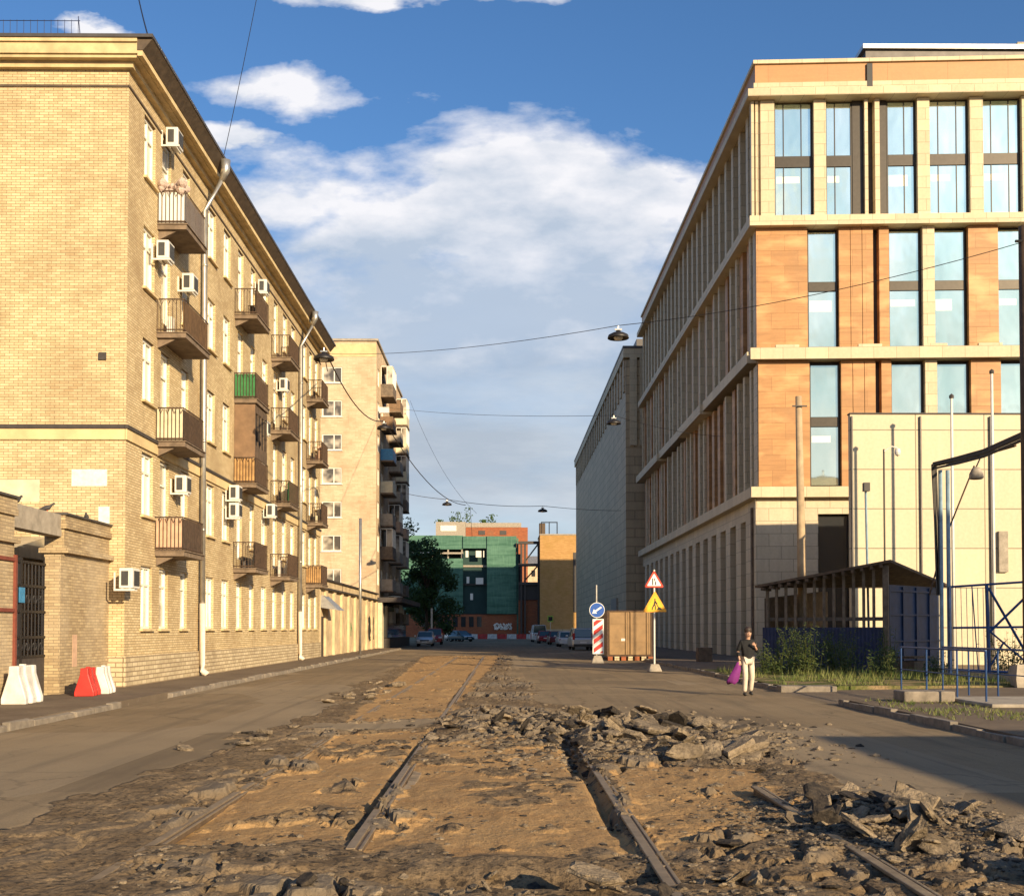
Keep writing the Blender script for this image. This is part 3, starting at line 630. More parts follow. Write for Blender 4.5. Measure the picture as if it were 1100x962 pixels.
# groove, cornice mouldings, string course, plinth
mb = MB()
for z0, z1, e in [(17.08, 17.25, .16), (17.25, 17.34, .36), (17.34, 17.64, .42), (17.64, 17.74, .48)]:
    mb.box(LX-14-e, LX+(e if z1 < 17.3 else .36), LY0-e, LY1+e*.5, z0, z1)
mb.box(LX+.361, LX+.50, LY0-.42, LY1+.2, 17.27, 17.42)
mb.build('cornice', 'cornice', LB)
mb = MB(); mb.hexa([(LX+.361, LY0-.44, 17.421), (LX+.52, LY0-.44, 17.421), (LX+.52, LY1+.25, 17.421), (LX+.361, LY1+.25, 17.421), (LX+.361, LY0-.44, 17.738), (LX+.78, LY0-.44, 17.738), (LX+.78, LY1+.25, 17.738), (LX+.361, LY1+.25, 17.738)]); mb.build('gutter_board', 'dark_panel', LB)
mb = MB(); mb.box(LX-14-.5, LX+.8, LY0-.52, LY1+.4, 17.74, 17.83); mb.box(LX-13, LX-.6, LY0+.6, LY1-.5, 17.831, 18.0); mb.build('roof', 'roof_metal', LB)
mb = MB(); mb.fb(FS, -.03, LY1-LY0, 16.60, 16.66, -.01, .03); mb.fb(FF, 0, 14, 16.60, 16.66, -.01, .03); mb.build('groove', 'dark_panel', LB)
mb = MB(); mb.fb(FS, -.09, LY1-LY0, 7.16, 7.26, -.01, .09); mb.fb(FF, 0, 14, 7.16, 7.26, -.01, .09); mb.build('string_course', 'dark_trim', LB)
mb = MB(); mb.fb(FS, -.05, LY1-LY0, 6.86, 7.158, -.01, .05); mb.fb(FF, 0, 14, 6.86, 7.158, -.01, .05); mb.build('plaster_band', 'plaster', LB)
mb = MB(); mb.fb(FS, -.07, LY1-LY0, .1, .95, -.01, .07); mb.fb(FF, 0, 14, .1, .95, -.01, .07); mb.build('plinth', 'plinth_stone', LB)
for (x0, x1, y0, y1) in [(77, 115, 505, 523), (-14, 43, 516, 540), (106, 118, 545, 566)]:
    s = 39.35; MB().fb(FF, (-(x1-540)/s+LX), (-(x0-540)/s+LX), 1.7+(676-y1)/s, 1.7+(676-y0)/s, -.01, .006).build('paint_patch', 'towel_white' if x0 > 60 else 'cream_panel', LB)
mb = MB(); mb.fb(FF, .55, .75, 9.05, 9.25, -.01, .05); mb.build('vent_plug', 'dark_trim', LB)
# roof railing and aerial
mb = MB()
for i in range(28): x = -11.9 - i*.19; mb.tube([(x, 31.5, 17.7), (x, 31.5, 18.75)], .008, 4)
for z in (18.72,): mb.tube([(-11.85, 31.5, z), (-17.3, 31.5, z)], .012, 4)
mb.tube([(-11.75, 31.4, 17.7), (-11.9, 31.5, 18.85)], .012, 4); mb.build('roof_railing', 'dark_blue_paint', LB)
mb = MB(); mb.tube([(-10.4, 63.5, 17.7), (-10.4, 63.5, 19.3)], .03, 5); mb.tube([(-10.6, 63.5, 19.1), (-10.2, 63.5, 19.1)], .02, 5); mb.build('aerial', 'black_metal', LB)
# gutters pipes
def downpipe(y, nm):
    x = LX+.17; p = MB(); p.tube([(LX+.85, y, 17.65), (LX+.85, y, 17.3), (LX+.72, y, 16.95)], [.17, .15, .085], 12); p.tube([(LX+.72, y, 17.0), (x, y, 15.9), (x, y, 9.), (x, y, 2.55)], .085, 12)
    for z in (5, 8, 11, 14): p.tube([(x, y, z), (x, y, z+.07)], .1, 12)
    o = p.build('downpipe', 'steel_pipe', LB, smooth=True); q = MB(); q.tube([(x, y, 2.55), (x, y, .5), (x+.05, y-.08, .3), (x+.2, y-.1, .16)], .1, 12); q.build('lower_pipe', 'pipe_white', o, smooth=True)
downpipe(38.4, 'a'); downpipe(56.9, 'b')
# balconies
def balcony(y0, y1, z, side='bars', front='bars', dep=.82, box=None, clutter=None, top=None):
    b = MB(); b.fb(FS, y0-LY0, y1-LY0, z, z+.14, .002, dep+.05); b.fb(FS, y0-LY0-.03, y1-LY0+.03, z+.14, z+.17, .002, dep+.09)
    b.hexa([FS.p(y0-LY0+.1, .002, z-.28), FS.p(y0-LY0+.25, .002, z-.28), FS.p(y0-LY0+.25, .02, z-.28), FS.p(y0-LY0+.1, .02, z-.28), FS.p(y0-LY0+.1, .002, z-.002), FS.p(y0-LY0+.25, .002, z-.002), FS.p(y0-LY0+.25, .6, z-.002), FS.p(y0-LY0+.1, .6, z-.002)])
    o = b.build('balcony', 'slab', LB)
    zt = z+1.15; g = MB(); u0, u1 = y0-LY0, y1-LY0
    def P_(u, d, zz): return FS.p(u, d, zz)
    for zz in (z+.24, zt): g.tube([P_(u0, .0, zz), P_(u0, dep, zz), P_(u1, dep, zz), P_(u1, 0, zz)], .022, 4)
    for i in range(8): d = .02+(dep-.02)*i/7; g.tube([P_(u0, d, z+.17), P_(u0, d, zt)], .011, 4); 
    for i in range(8): d = .02+(dep-.02)*i/7; g.tube([P_(u1, d, z+.17), P_(u1, d, zt)], .011, 4)
    n = int((y1-y0)/.12)
    for i in range(n+1): u = u0+(u1-u0)*i/n; g.tube([P_(u, dep, z+.17), P_(u, dep, zt)], .011, 4)
    for i in range(4):                        # small scrolls under the top rail
        d = .1+i*.2; g.tube([P_(u0, d, zt-.04), P_(u0, d+.05, zt-.16), P_(u0, d+.1, zt-.04)], .012, 4)
    g.build('railing', 'rust', o)
    def panel(where, mat, zb=z+.2, ztp=zt-.03):
        p = MB()
        if where == 'side':
            k = 7
            for i in range(k): d0 = .03+(dep-.05)*i/k; p.fb(FS, u0+.03, u0+.055+(i % 2)*.012, zb, ztp, d0, d0+(dep-.05)/k-.008)
        else:
            k = max(4, int((u1-u0)/.16))
            for i in range(k): a = u0+.07+(u1-u0-.1)*i/k; p.fb(FS, a, a+(u1-u0-.1)/k-.008, zb, ztp, dep-.06-(i % 2)*.01, dep-.03)
        p.build('cladding', mat, o)
    if side not in ('bars',): panel('side', side)
    if front not in ('bars',): panel('front', front)
    if box:                                   # glazed / boarded enclosure up to the slab above
        p = MB(); p.fb(FS, u0+.04, u0+.09, zt+.02, z+3.2, .01, dep-.02); p.build('enclosure', box, o)
        p = MB(); p.fb(FS, u0+.1, u1-.02, zt+.02, zt+.5, dep-.06, dep-.02); p.fb(FS, u0+.1, u1-.02, z+2.9, z+3.2, dep-.06, dep-.02)
        for i in range(5): a = u0+.1+(u1-u0-.2)*i/4; p.fb(FS, a, a+.07, zt+.5, z+2.9, dep-.06, dep-.02)
        p.build('enclosure', 'old_wood', o); MB().fb(FS, u0+.12, u1-.04, zt+.5, z+2.9, dep-.10, dep-.07).build('pane', 'dark_glass', o)
    if clutter: 
        p = MB(); rc = random.Random(int(y0*10+z))
        for i in range(clutter[1]):
            u = rc.uniform(u0+.1, u1-.4); d = rc.uniform(.1, dep-.15); s = rc.uniform(.08, .17)
            if clutter[0] == 'flowers': p.lathe(FS.p(u0+rc.uniform(.0, .3), rc.uniform(.05, dep), zt+rc.uniform(0, .25)), [(.01, -s), (s*.8, -s*.3), (s, s*.2), (s*.4, s), (.01, s)], 7)
            else: h = rc.uniform(.3, .95); p.fb(FS, u, u+s*2, z+.18, z+.18+h, d, d+s)
        p.build('belongings', clutter[0] if clutter[0] in MATS else 'towel_white', o)
    return o
Z_ = [13.6, 10.35, 7.1, 3.85]
A0, A1 = 33.65, 35.9
balcony(A0, A1, Z_[0], 'white_plastic', 'pole_white', clutter=('flowers', 16)); balcony(A0, A1+.5, Z_[1], 'bars', 'wood_panel', clutter=('towel_white', 3)); balcony(A0, A1, Z_[2], 'cream_panel', 'dark_panel'); balcony(A0, A1, Z_[3], 'pink_panel', 'grey_wood')
B0, B1 = 43.4, 45.7
balcony(B0, B1, Z_[0], 'bars', 'dark_panel', clutter=('dark_panel', 3)); balcony(B0, B1, Z_[1], 'green_panel', 'dark_panel'); balcony(B0, B1, Z_[2], 'wood_panel', 'dark_panel', box='brown_panel'); balcony(B0, B1, Z_[3], 'bars', 'black_metal', clutter=('towel_white', 2))
C0, C1 = 50.3, 52.5
balcony(C0, C1, Z_[0], 'bars', 'brown_panel', clutter=('cream_panel', 3)); balcony(C0, C1, Z_[1], 'bars', 'brown_panel', clutter=('cream_panel', 3)); balcony(C0, C1, Z_[2], 'bars', 'green_panel', clutter=('cream_panel', 4)); balcony(C0, C1, Z_[3], 'bars', 'brown_panel', clutter=('towel_white', 5))
D0, D1 = 59.4, 61.3
balcony(D0, D1, Z_[0], 'bars', 'dark_panel', clutter=('dark_panel', 3)); balcony(D0, D1, Z_[1], 'bars', 'brown_panel', clutter=('pink_panel', 4)); balcony(D0, D1, Z_[2], 'bars', 'dark_panel', clutter=('cream_panel', 2)); balcony(D0, D1, Z_[3], 'wood_panel', 'dark_panel')
def aircon(x, y, dep, lab=None):
    s = (540-x)/10.0; Y = 1220/s; z = 1.7+(676-y)/s; u = Y-LY0
    b = MB(); b.fb(FS, u-.17, u+.45, z-.27, z+.27, .12, .48); o = b.build('air_conditioner', 'ac_white', LB, bevel=.02)
    g = MB(); g.fb(FS, u-.19, u-.172, z-.19, z+.19, .19, .37); g.fb(FS, u-.05, u+.38, z-.2, z+.2, .481, .495); g.build('grille', 'ac_dark', o)
    k = MB()
    for d in (.2, .4): k.fb(FS, u-.14, u+.4, z-.33, z-.272, d-.03, d+.03)
    k.fb(FS, u-.22, u-.18, z-.34, z-.29, .002, .55); k.fb(FS, u-.22, u-.18, z-.29, z+.15, .002, .04); k.build('bracket', 'ac_white', o)
for a in [(183, 145), (174, 268), (201, 303), (138, 622), (195, 521), (281, 307), (252, 530), (252, 549), (304, 413), (291, 549), (283, 460)]: aircon(*a, 0)

# ------------------------------------------------------------------ gate wall at left
GW = thing('gate_wall', 'worn brick gate wall with pale capping beside the yellow house', 'wall', (-10.9, 26, 0))
mb = MB(); mb.box(-11.2, -10.72, 27.8, 30.98, .1, 4.15); mb.box(-11.2, -10.6, 15, 24.7, .1, 4.15); mb.build('wall', 'yard_brick', GW)
mb = MB(); mb.box(-11.26, -10.64, 27.74, 30.97, 4.15, 4.30); mb.box(-11.3, -10.58, 27.70, 30.965, 3.55, 3.68); mb.box(-11.24, -10.68, 27.76, 30.96, 4.30, 4.48); mb.box(-11.26, -10.54, 14.9, 24.76, 4.15, 4.30); mb.box(-11.24, -10.56, 15, 24.74, 4.30, 4.52); mb.box(-11.3, -10.5, 14.9, 24.8, 3.55, 3.68)
mb.build('capping', 'yard_brick', GW)
mb = MB(); mb.box(-11.28, -10.62, 27.72, 30.96, 4.482, 4.53); mb.box(-11.3, -10.5, 15, 24.8, 4.522, 4.57); mb.build('coping', 'roof_metal', GW)
MB().box(-11.15, -10.78, 24.7, 27.8, 3.95, 4.48).build('lintel', 'concrete', GW)
mb = MB(); mb.box(-11.1, -10.72, 27.60, 27.798, .1, 3.5); mb.build('pier', 'yard_brick', GW)
mb = MB(); mb.box(-10.6, -10.55, 18, 24.72, 3.16, 3.24); mb.box(-10.6, -10.55, 18, 24.72, 2.06, 2.14); mb.box(-10.62, -10.54, 24.66, 24.74, .1, 3.3); mb.build('iron_band', 'sign_red', GW).data.materials[0] = plain('oxide', (.20, .05, .03), .8)
MB().box(-10.74, -10.714, 28.4, 28.7, .75, 1.55).build('paint_patch', 'pink_panel', GW)
GT = thing('iron_gate', 'dark wrought iron gate leaf with a small blue notice', 'gate', (-11.1, 26.2, .1))
mb = MB()
for i in range(15): y = 24.85+i*.2; mb.tube([(-11.1, y, 1.05), (-11.1, y, 3.25)], .016, 4)
for z in (1.05, 1.5, 2.1, 2.7, 3.25): mb.box(-11.13, -11.07, 24.8, 27.7, z-.03, z+.03)
for y in (24.82, 26.2, 27.65): mb.box(-11.14, -11.06, y-.04, y+.04, .15, 3.35)
for i in range(7):
    for z in (1.28, 2.4): c_ = 25.05+i*.4; mb.tube([(-11.1, c_+.11*math.cos(t*.785), z+.11*math.sin(t*.785)) for t in range(9)], .014, 4)
mb.build('bars', 'black_metal', GT); MB().box(-11.12, -11.09, 24.86, 27.6, .16, 1.02).build('lower_panel', 'dark_trim', GT); MB().box(-11.065, -11.05, 26.05, 26.35, 2.3, 2.65).build('notice', 'blue_plastic', GT)
YW = MB(); YW.box(-26, -12.2, 33.2, 33.5, .1, 3.6)
t = thing('yard_building', 'low brick yard building with grey roof seen through the gate opening', 'building', (-14.5, 30.0, .1))
MB().box(-16, -12.6, 28.6, 30.9, .1, 3.55).build('wall', 'yard_brick', t); MB().hexa([(-16.1, 28.4, 3.55), (-12.4, 28.4, 3.55), (-12.4, 30.95, 3.55), (-16.1, 30.95, 3.55), (-16.1, 28.4, 3.65), (-12.4, 28.4, 3.65), (-12.4, 30.95, 4.2), (-16.1, 30.95, 4.2)]).build('roof', 'steel_pipe', t)
for (x, y, z, rz, lab) in [(-10.95, 25.6, 4.48, 1.2, 'dark pigeon on the gate lintel, leftmost of three'), (-10.9, 27.2, 4.48, .3, 'dark pigeon on the lintel beside the brick pier'), (-10.95, 29.9, 4.53, 2., 'dark pigeon on the capping near the house corner')]:
    t = thing('pigeon', lab, 'bird', (x, y, z), rz, group='pigeons on the gate wall', local=True)
    MB().loft([[(x0, r_*math.cos(a*.785), .09+zz+r_*math.sin(a*.785)) for a in range(8)] for x0, r_, zz in [(-.2, .012, -.03), (-.12, .035, -.01), (-.04, .065, .01), (.05, .06, .03), (.1, .035, .08), (.12, .03, .11), (.15, .028, .125), (.18, .01, .12)]]).build('body', 'pigeon', t, smooth=True)
    k = MB(); k.tube([(0, .02, .06), (0.01, .02, 0)], .006, 4); k.tube([(0, -.02, .06), (.01, -.02, 0)], .006, 4); k.build('leg', 'sign_red', t)

# water filled barriers
def barrier(mat, loc, rz, label, L=1.0, far=False, group='plastic road barriers by the gate wall'):
    t = thing('road_barrier', label, 'road barrier', loc, rz, group=group, local=True)
    st = [(-.5, .5), (-.36, .5), (-.30, .62), (-.16, .62), (-.10, .5), (.10, .5), (.16, .62), (.30, .62), (.36, .5), (.5, .5)]
    rings = []
    for x, k in st:
        a = .26; e = 1.0 if k == .5 else .72
        rings.append([(x*L, -a*e, 0), (x*L, -a*e, .12), (x*L, -.11*e, .62), (x*L, -.10*e, .8), (x*L, .10*e, .8), (x*L, .11*e, .62), (x*L, a*e, .12), (x*L, a*e, 0)])
    MB().loft(rings).build('body', mat, t, bevel=.02); MB().box(-.06*L, .06*L, -.05, .05, .8, .83).build('cap', mat, t)
    return t
barrier('barrier_white', (-10.22, 24.3, .12), R(92), 'white plastic barrier standing at the iron gate, leftmost')
barrier('barrier_red', (-9.85, 27.1, .12), R(98), 'red plastic barrier by the brick pier').scale = (.85, .85, .82)
barrier('barrier_white', (-9.82, 28.05, .12), R(98), 'white plastic barrier right behind the red one').scale = (.85, .85, .82)

# ------------------------------------------------------------------ garage wall between houses
GA = thing('garage_wall', 'long plastered wall with pilasters and dark coping behind the yellow house', 'wall', (-10.5, 79, .1))
FG = FR((-10.3, 64.3), (0, 1), (1, 0)); mb = MB(); mb.fb(FG, 0, 29, .1, 4.5, -.4, 0)
mb.build('wall', 'garage_plaster', GA)
for i in range(9): MB().fb(FG, 1.2+i*3.3, 1.8+i*3.3, .1, 3.95, -.01, .14).build('pilaster', 'garage_plaster', GA)
mb = MB(); mb.fb(FG, -.1, 29.1, 3.95, 4.05, -.3, .25); mb.fb(FG, -.1, 29.1, 4.5, 4.6, -.5, .12); mb.build('coping', 'dark_trim', GA)
mb = MB(); mb.fb(FG, .25, 1.1, .1, 2.4, -.1, .01); mb.build('door', 'reveal_dark', GA)
mb = MB(); mb.hexa([FG.p(.0, .0, 2.9), FG.p(2.6, 0, 2.9), FG.p(2.6, 1.0, 2.75), FG.p(0, 1.0, 2.75), FG.p(.2, 0, 3.6), FG.p(2.4, 0, 3.6), FG.p(2.4, .1, 3.6), FG.p(.2, .1, 3.6)]); mb.build('awning', 'steel_pipe', GA)
mb = MB(); rg = random.Random(3)
for i in range(9):
    u = 22.6+i*.42; pts = [FG.p(u+rg.uniform(-.3, .3), .012, .9+k*.33+rg.uniform(-.15, .15)) for k in range(6)]; mb.tube(pts, .05, 4)
mb.build('graffiti', 'sign_black', GA)
mb = MB(); 
for i in range(3): mb.tube([FG.p(12.+i*.3, .012, 1.2), FG.p(12.1+i*.4, .012, 1.7), FG.p(12.+i*.3, .012, 2.1)], .04, 4)
mb.build('graffiti', 'green_panel', GA)
mb = MB(); mb.tube([(-8.9, 71, .1), (-8.9, 71, 8.6)], .09, 8); mb.build('utility_pole', 'steel_pipe', smooth=True, label='thin grey metal pole in front of the plastered wall', cat='utility pole')

# ------------------------------------------------------------------ nine storey brick block
NB = thing('apartment_tower', 'nine storey pale brick apartment block beyond the yellow house', 'apartment block', (-17, 105, 0))
F9 = FR((-10.5, 94), (-1, 0), (0, -1)); S9 = FR((-10.5, 94), (0, 1), (1, 0))
ops = []; 
for k in range(9):
    zt = 23.45-2.8*k
    for u in (2.85, 6.2, 9.6): ops.append((u, u+1.65, zt-1.35, zt))
mb = MB(); wall_open(mb, F9, 0, 14, .0, 25.6, ops, .12)
so = []
for k in range(9):
    zt = 23.6-2.8*k
    for u in (1.0, 4.0, 8.4, 12.2, 16.0, 19.5): so.append((u, u+1.4, zt-1.45, zt))
wall_open(mb, S9, 0, 23, 0, 25.6, so, .12)
mb.quad((-24.5, 94, 0), (-24.5, 117, 0), (-24.5, 117, 25.6), (-24.5, 94, 25.6)); mb.quad((-10.5, 117, 0), (-24.5, 117, 0), (-24.5, 117, 25.6), (-10.5, 117, 25.6)); mb.build('wall', 'far_brick', NB, fixn=False)
for (a, b_, c, d) in ops: frame_window(F9, a, b_, c, d, .1, NB, 'far_glass', bars=(.4,), fw=.09, sill='towel_white')
for (a, b_, c, d) in so: frame_window(S9, a, b_, c, d, .1, NB, 'far_glass', bars=(.5,), fw=.09)
mb = MB(); mb.fb(F9, 0, 14, 24.3, 25.35, -.01, .03); mb.build('plaster_band', 'plaster', NB)
mb = MB(); mb.box(-24.6, -10.35, 93.85, 117.1, 25.6, 25.78); mb.build('roof', 'concrete', NB)
mb = MB(); mb.box(-21, -19.4, 100, 103, 25.78, 27.5); mb.tube([(-11.5, 110, 25.78), (-11.5, 110, 28.)], .05, 5); mb.build('roof_aerial', 'steel_pipe', NB)
r9 = random.Random(4); mats9 = ['cream_panel', 'cream_panel', 'dark_panel', 'grey_wood', 'concrete', 'pink_panel', 'brown_panel', 'concrete']
for k in range(8):
    z = 22.0-2.8*k-.35
    for u in (3.4, 10.4, 17.4):
        dep = 1.05; o = MB().fb(S9, u, u+3.0, z, z+.14, .002, dep+.05).build('balcony', 'slab', NB)
        p = MB(); p.fb(S9, u, u+.05, z+.14, z+1.1, .002, dep); p.fb(S9, u+.05, u+2.95, z+.14, z+1.1, dep-.05, dep); p.fb(S9, u+2.95, u+3., z+.14, z+1.1, .002, dep); p.build('parapet', 'blue_plastic' if (k == 2 and u < 4) else mats9[r9.randrange(8)], o)
        if r9.random() < .4:
            p = MB()
            for q_ in (0, .5, 1.0): p.fb(S9, u, u+.05, z+1.1, z+2.65, q_, q_+.05)
            for q_ in range(5): p.fb(S9, u+.05+q_*.7, u+.12+q_*.7, z+1.1, z+2.65, dep-.06, dep)
            p.fb(S9, u, u+3, z+2.6, z+2.66, .002, dep); p.build('enclosure', 'window_white', o); MB().fb(S9, u+.02, u+2.9, z+1.1, z+2.6, .5, dep-.08).build('pane', 'far_glass', o)
mb = MB(); mb.fb(S9, .3, 1.6, .0, 3.9, .01, .5); mb.build('shop_front', 'cream_panel', NB)
mb = MB(); mb.fb(S9, .2, 22, 3.9, 4.3, .01, 2.1); mb.fb(S9, 1.7, 22, 0, .9, .01, 1.0); mb.build('shop_canopy', 'dark_trim', NB)
mb = MB(); mb.fb(S9, 1.7, 20, .95, 3.6, .01, .8); mb.build('shop_window', 'dark_glass', NB)
for kk in range(4):
    o = MB().fb(S9, 1.5+kk*5, 1.8+kk*5, 19.9-kk*5.6, 20.4-kk*5.6, .05, .9).build('air_conditioner', 'ac_white', NB)

# ------------------------------------------------------------------ office building on the right
RB = thing('office_building', 'modern stone and terracotta office building on the right', 'office building', (24, 86, 0))
RX, RY0, RY1 = 13.7, 60.8, 111.0
th = R(2.7); RF = FR((RX, RY0), (math.cos(th), -math.sin(th)), (-math.sin(th), -math.cos(th))); RS = FR((RX, RY0), (0, 1), (-1, 0))
RL = RY1-RY0; RW = 26.0
def xu(x): return (x-540)/20.07-RX + .0
# core
mb = MB(); D = .55
def core(z0, z1, mat, d=D, nm='core_wall'):
    m_ = MB(); a = RF.p(0, -d, 0); b_ = RF.p(RW, -d, 0); m_.hexa([(RX+d, RY0+d, z0), (b_.x, b_.y, z0), (b_.x, RY1, z0), (RX+d, RY1, z0), (RX+d, RY0+d, z1), (b_.x, b_.y, z1), (b_.x, RY1, z1), (RX+d, RY1, z1)]); return m_.build(nm, mat, RB)
core(0, 31.9, 'reveal_dark')
def belt(z0, z1, e, mat, nm='ledge', segs=None):
    m_ = MB(); c0 = RF.p(-e, e, 0); m_.hexa([(RX-e, RY0-e, z0), RF.p(RW, e, z0), RF.p(RW, -.5, z0), (RX+.5, RY0+.5, z0), (RX-e, RY0-e, z1), RF.p(RW, e, z1), RF.p(RW, -.5, z1), (RX+.5, RY0+.5, z1)])
    m_.hexa([(RX-e, RY0-e, z0), (RX+.5, RY0+.5, z0), (RX+.5, RY1, z0), (RX-e, RY1, z0), (RX-e, RY0-e, z1), (RX+.5, RY0+.5, z1), (RX+.5, RY1, z1), (RX-e, RY1, z1)])
    return m_.build(nm, mat, RB)
belt(32.3, 32.5, .12, 'pale_stone', 'parapet_cap'); belt(31.25, 32.298, .0, 'terracotta_plain', 'attic_band'); belt(30.75, 31.248, .1, 'pale_stone', 'frieze'); belt(30.35, 30.748, .5, 'pale_stone')
belt(23.35, 23.88, .42, 'pale_stone'); belt(8.72, 9.28, .42, 'pale_stone')
# middle ledge: straight on the front, stepped along the side
m_ = MB(); m_.hexa([(RX-.42, RY0-.42, 16.12), RF.p(RW, .42, 16.12), RF.p(RW, -.5, 16.12), (RX+.5, RY0+.5, 16.12), (RX-.42, RY0-.42, 16.75), RF.p(RW, .42, 16.75), RF.p(RW, -.5, 16.75), (RX+.5, RY0+.5, 16.75)]); m_.build('ledge', 'pale_stone', RB)
y = RY0+.1; 
for (y0, y1, z0) in [(RY0+.501, 75.0, 16.12), (75.0, 84.5, 15.95), (84.5, 96, 16.12), (96, RY1, 15.95)]:
    MB().fb(RS, y0-RY0, y1-RY0, z0, z0+.63, -.5, .42 if z0 > 16 else .62).build('ledge', 'pale_stone', RB)
mb = MB(); mb.box(RX+7.0, RX+RW, RY0+3, RY1-6, 32.5, 34.7); mb.build('roof_plant_room', 'roof_metal', RB); MB().box(RX+6.8, RX+RW, RY0+2.8, RY1-5.8, 34.7, 34.95).build('plant_room_roof', 'steel_pipe', RB)
mb = MB(); mb.box(RX+15.8, RX+20, RY0+3.2, RY0+9, 34.951, 35.3); mb.build('roof_plant_room', 'concrete', RB)
# front: upper tier
def fcol(x0, x1, z0, z1, mat, d0=-.5, d1=0., nm='column'): return MB().fb(RF, xu(x0), xu(x1), z0, z1, d0, d1).build(nm, mat, RB)
def ogl(x0, x1, zs, nm='window', mull=(), dp=-.32, gl='office_glass', blind=True):
    a, b_ = xu(x0), xu(x1)
    fr = MB(); fr.fb(RF, a, a+.07, zs[0][0], zs[-1][1], dp-.1, dp+.04); fr.fb(RF, b_-.07, b_, zs[0][0], zs[-1][1], dp-.1, dp+.04)
    for m2 in mull: q_ = a+(b_-a)*m2; fr.fb(RF, q_-.025, q_+.025, zs[0][0], zs[-1][1], dp-.1, dp+.02)
    for i in range(len(zs)-1): fr.fb(RF, a+.07, b_-.07, zs[i][1], zs[i+1][0], dp-.1, dp+.06)
    o = fr.build(nm, 'spandrel', RB)
    for (z0, z1) in zs:
        MB().fb(RF, a+.05, b_-.05, z0+.03, z1-.03, dp-.14, dp-.01).build('pane', gl, o)
    if blind and gl == 'office_glass':
        z1 = zs[0][1]; bw_ = random.uniform(.5, .85); bh_ = random.choice([.0, .0, .0, .25]); MB().fb(RF, a+.12, a+(b_-a)*bw_, z1-.85-bh_, z1-.5, dp-.012, dp-.006).build('blind', 'blind', o)
    return o
plain('spandrel', (.05, .042, .034), .4, .5, var=.15)
U = (23.9, 30.33)
fcol(810.5, 813.5, *U, 'pale_stone', -.5, -.02, 'fin'); fcol(815.2, 818, *U, 'pale_stone', -.5, -.05, 'fin'); fcol(820.5, 835.5, *U, 'pale_stone')
zu = [(23.95, 26.75), (27.35, 30.25)]
ogl(836, 877, zu, mull=(.25, .72)); fcol(878, 891, *U, 'pale_stone'); ogl(891.5, 920, zu, mull=(.36,)); fcol(920.5, 932, *U, 'spandrel', -.5, -.25, 'panel'); fcol(932.5, 936, *U, 'pale_stone', -.5, 0, 'fin'); fcol(943.5, 948.5, *U, 'pale_stone', -.5, 0, 'fin'); fcol(949, 957, *U, 'spandrel', -.5, -.25, 'panel')
ogl(957.5, 988, zu, mull=(.62,)); fcol(989, 1002, *U, 'pale_stone'); ogl(1002.5, 1044, zu, mull=(.25, .72)); fcol(1045, 1059, *U, 'pale_stone'); ogl(1059.5, 1099.5, zu, mull=(.25, .72)); fcol(1100.5, 1114, *U, 'pale_stone'); ogl(1114.5, 1155, zu, mull=(.25, .72)); fcol(1156, 1200, *U, 'pale_stone')
MB().fb(RF, xu(935), xu(941), 30.95, 32.2, -.3, .112).build('slot_shade', 'sign_black', RB)  # raised black box; the slot's shade is put into its colour
for (z0, z1, zs, off) in [(16.77, 23.33, [(16.85, 19.95), (20.45, 23.2)], 0), (9.3, 16.1, [(9.4, 12.6), (13.1, 15.95)], 1.5)]:
    T = (z0, z1); o_ = off
    fcol(815+o_, 870+o_, *T, 'terracotta', -.5, 0, 'cladding'); ogl(871+o_, 903+o_, zs)
    for (a, b_) in [(904, 916), (916.6, 928.5), (929.1, 940.5)]: fcol(a+o_, b_+o_, *T, 'terracotta', -.5, -.02, 'cladding')
    fcol(947+o_, 957.5+o_, *T, 'terracotta', -.5, -.02, 'cladding'); ogl(958+o_, 992+o_, zs); fcol(993.5+o_, 1006+o_, *T, 'pale_stone'); ogl(1006.5+o_, 1040.5+o_, zs); fcol(1042+o_, 1073.5+o_, *T, 'terracotta', -.5, 0, 'cladding'); ogl(1074+o_, 1106+o_, zs); fcol(1107+o_, 1140, *T, 'terracotta', -.5, 0, 'cladding'); ogl(1141, 1175, zs); fcol(1176, 1230, *T, 'terracotta', -.5, 0, 'cladding')
for x0 in (834, 922, 991, 1049): MB().fb(RF, xu(x0), xu(x0+25), 16.76, 16.9, .2, .40).build('planter', 'pale_stone', RB)
# front: base
fcol(813, 879.5, .1, 8.71, 'base_stone', -.5, 0, 'base_wall'); fcol(913.5, 1220, .1, 8.71, 'base_stone', -.5, 0, 'base_wall'); fcol(879.6, 913.4, 7.85, 8.71, 'base_stone', -.5, 0, 'base_wall'); fcol(879.6, 913.4, .1, 1.2, 'base_stone', -.5, 0, 'base_wall'); ogl(880, 913, [(1.25, 7.8)], gl='dark_glass')
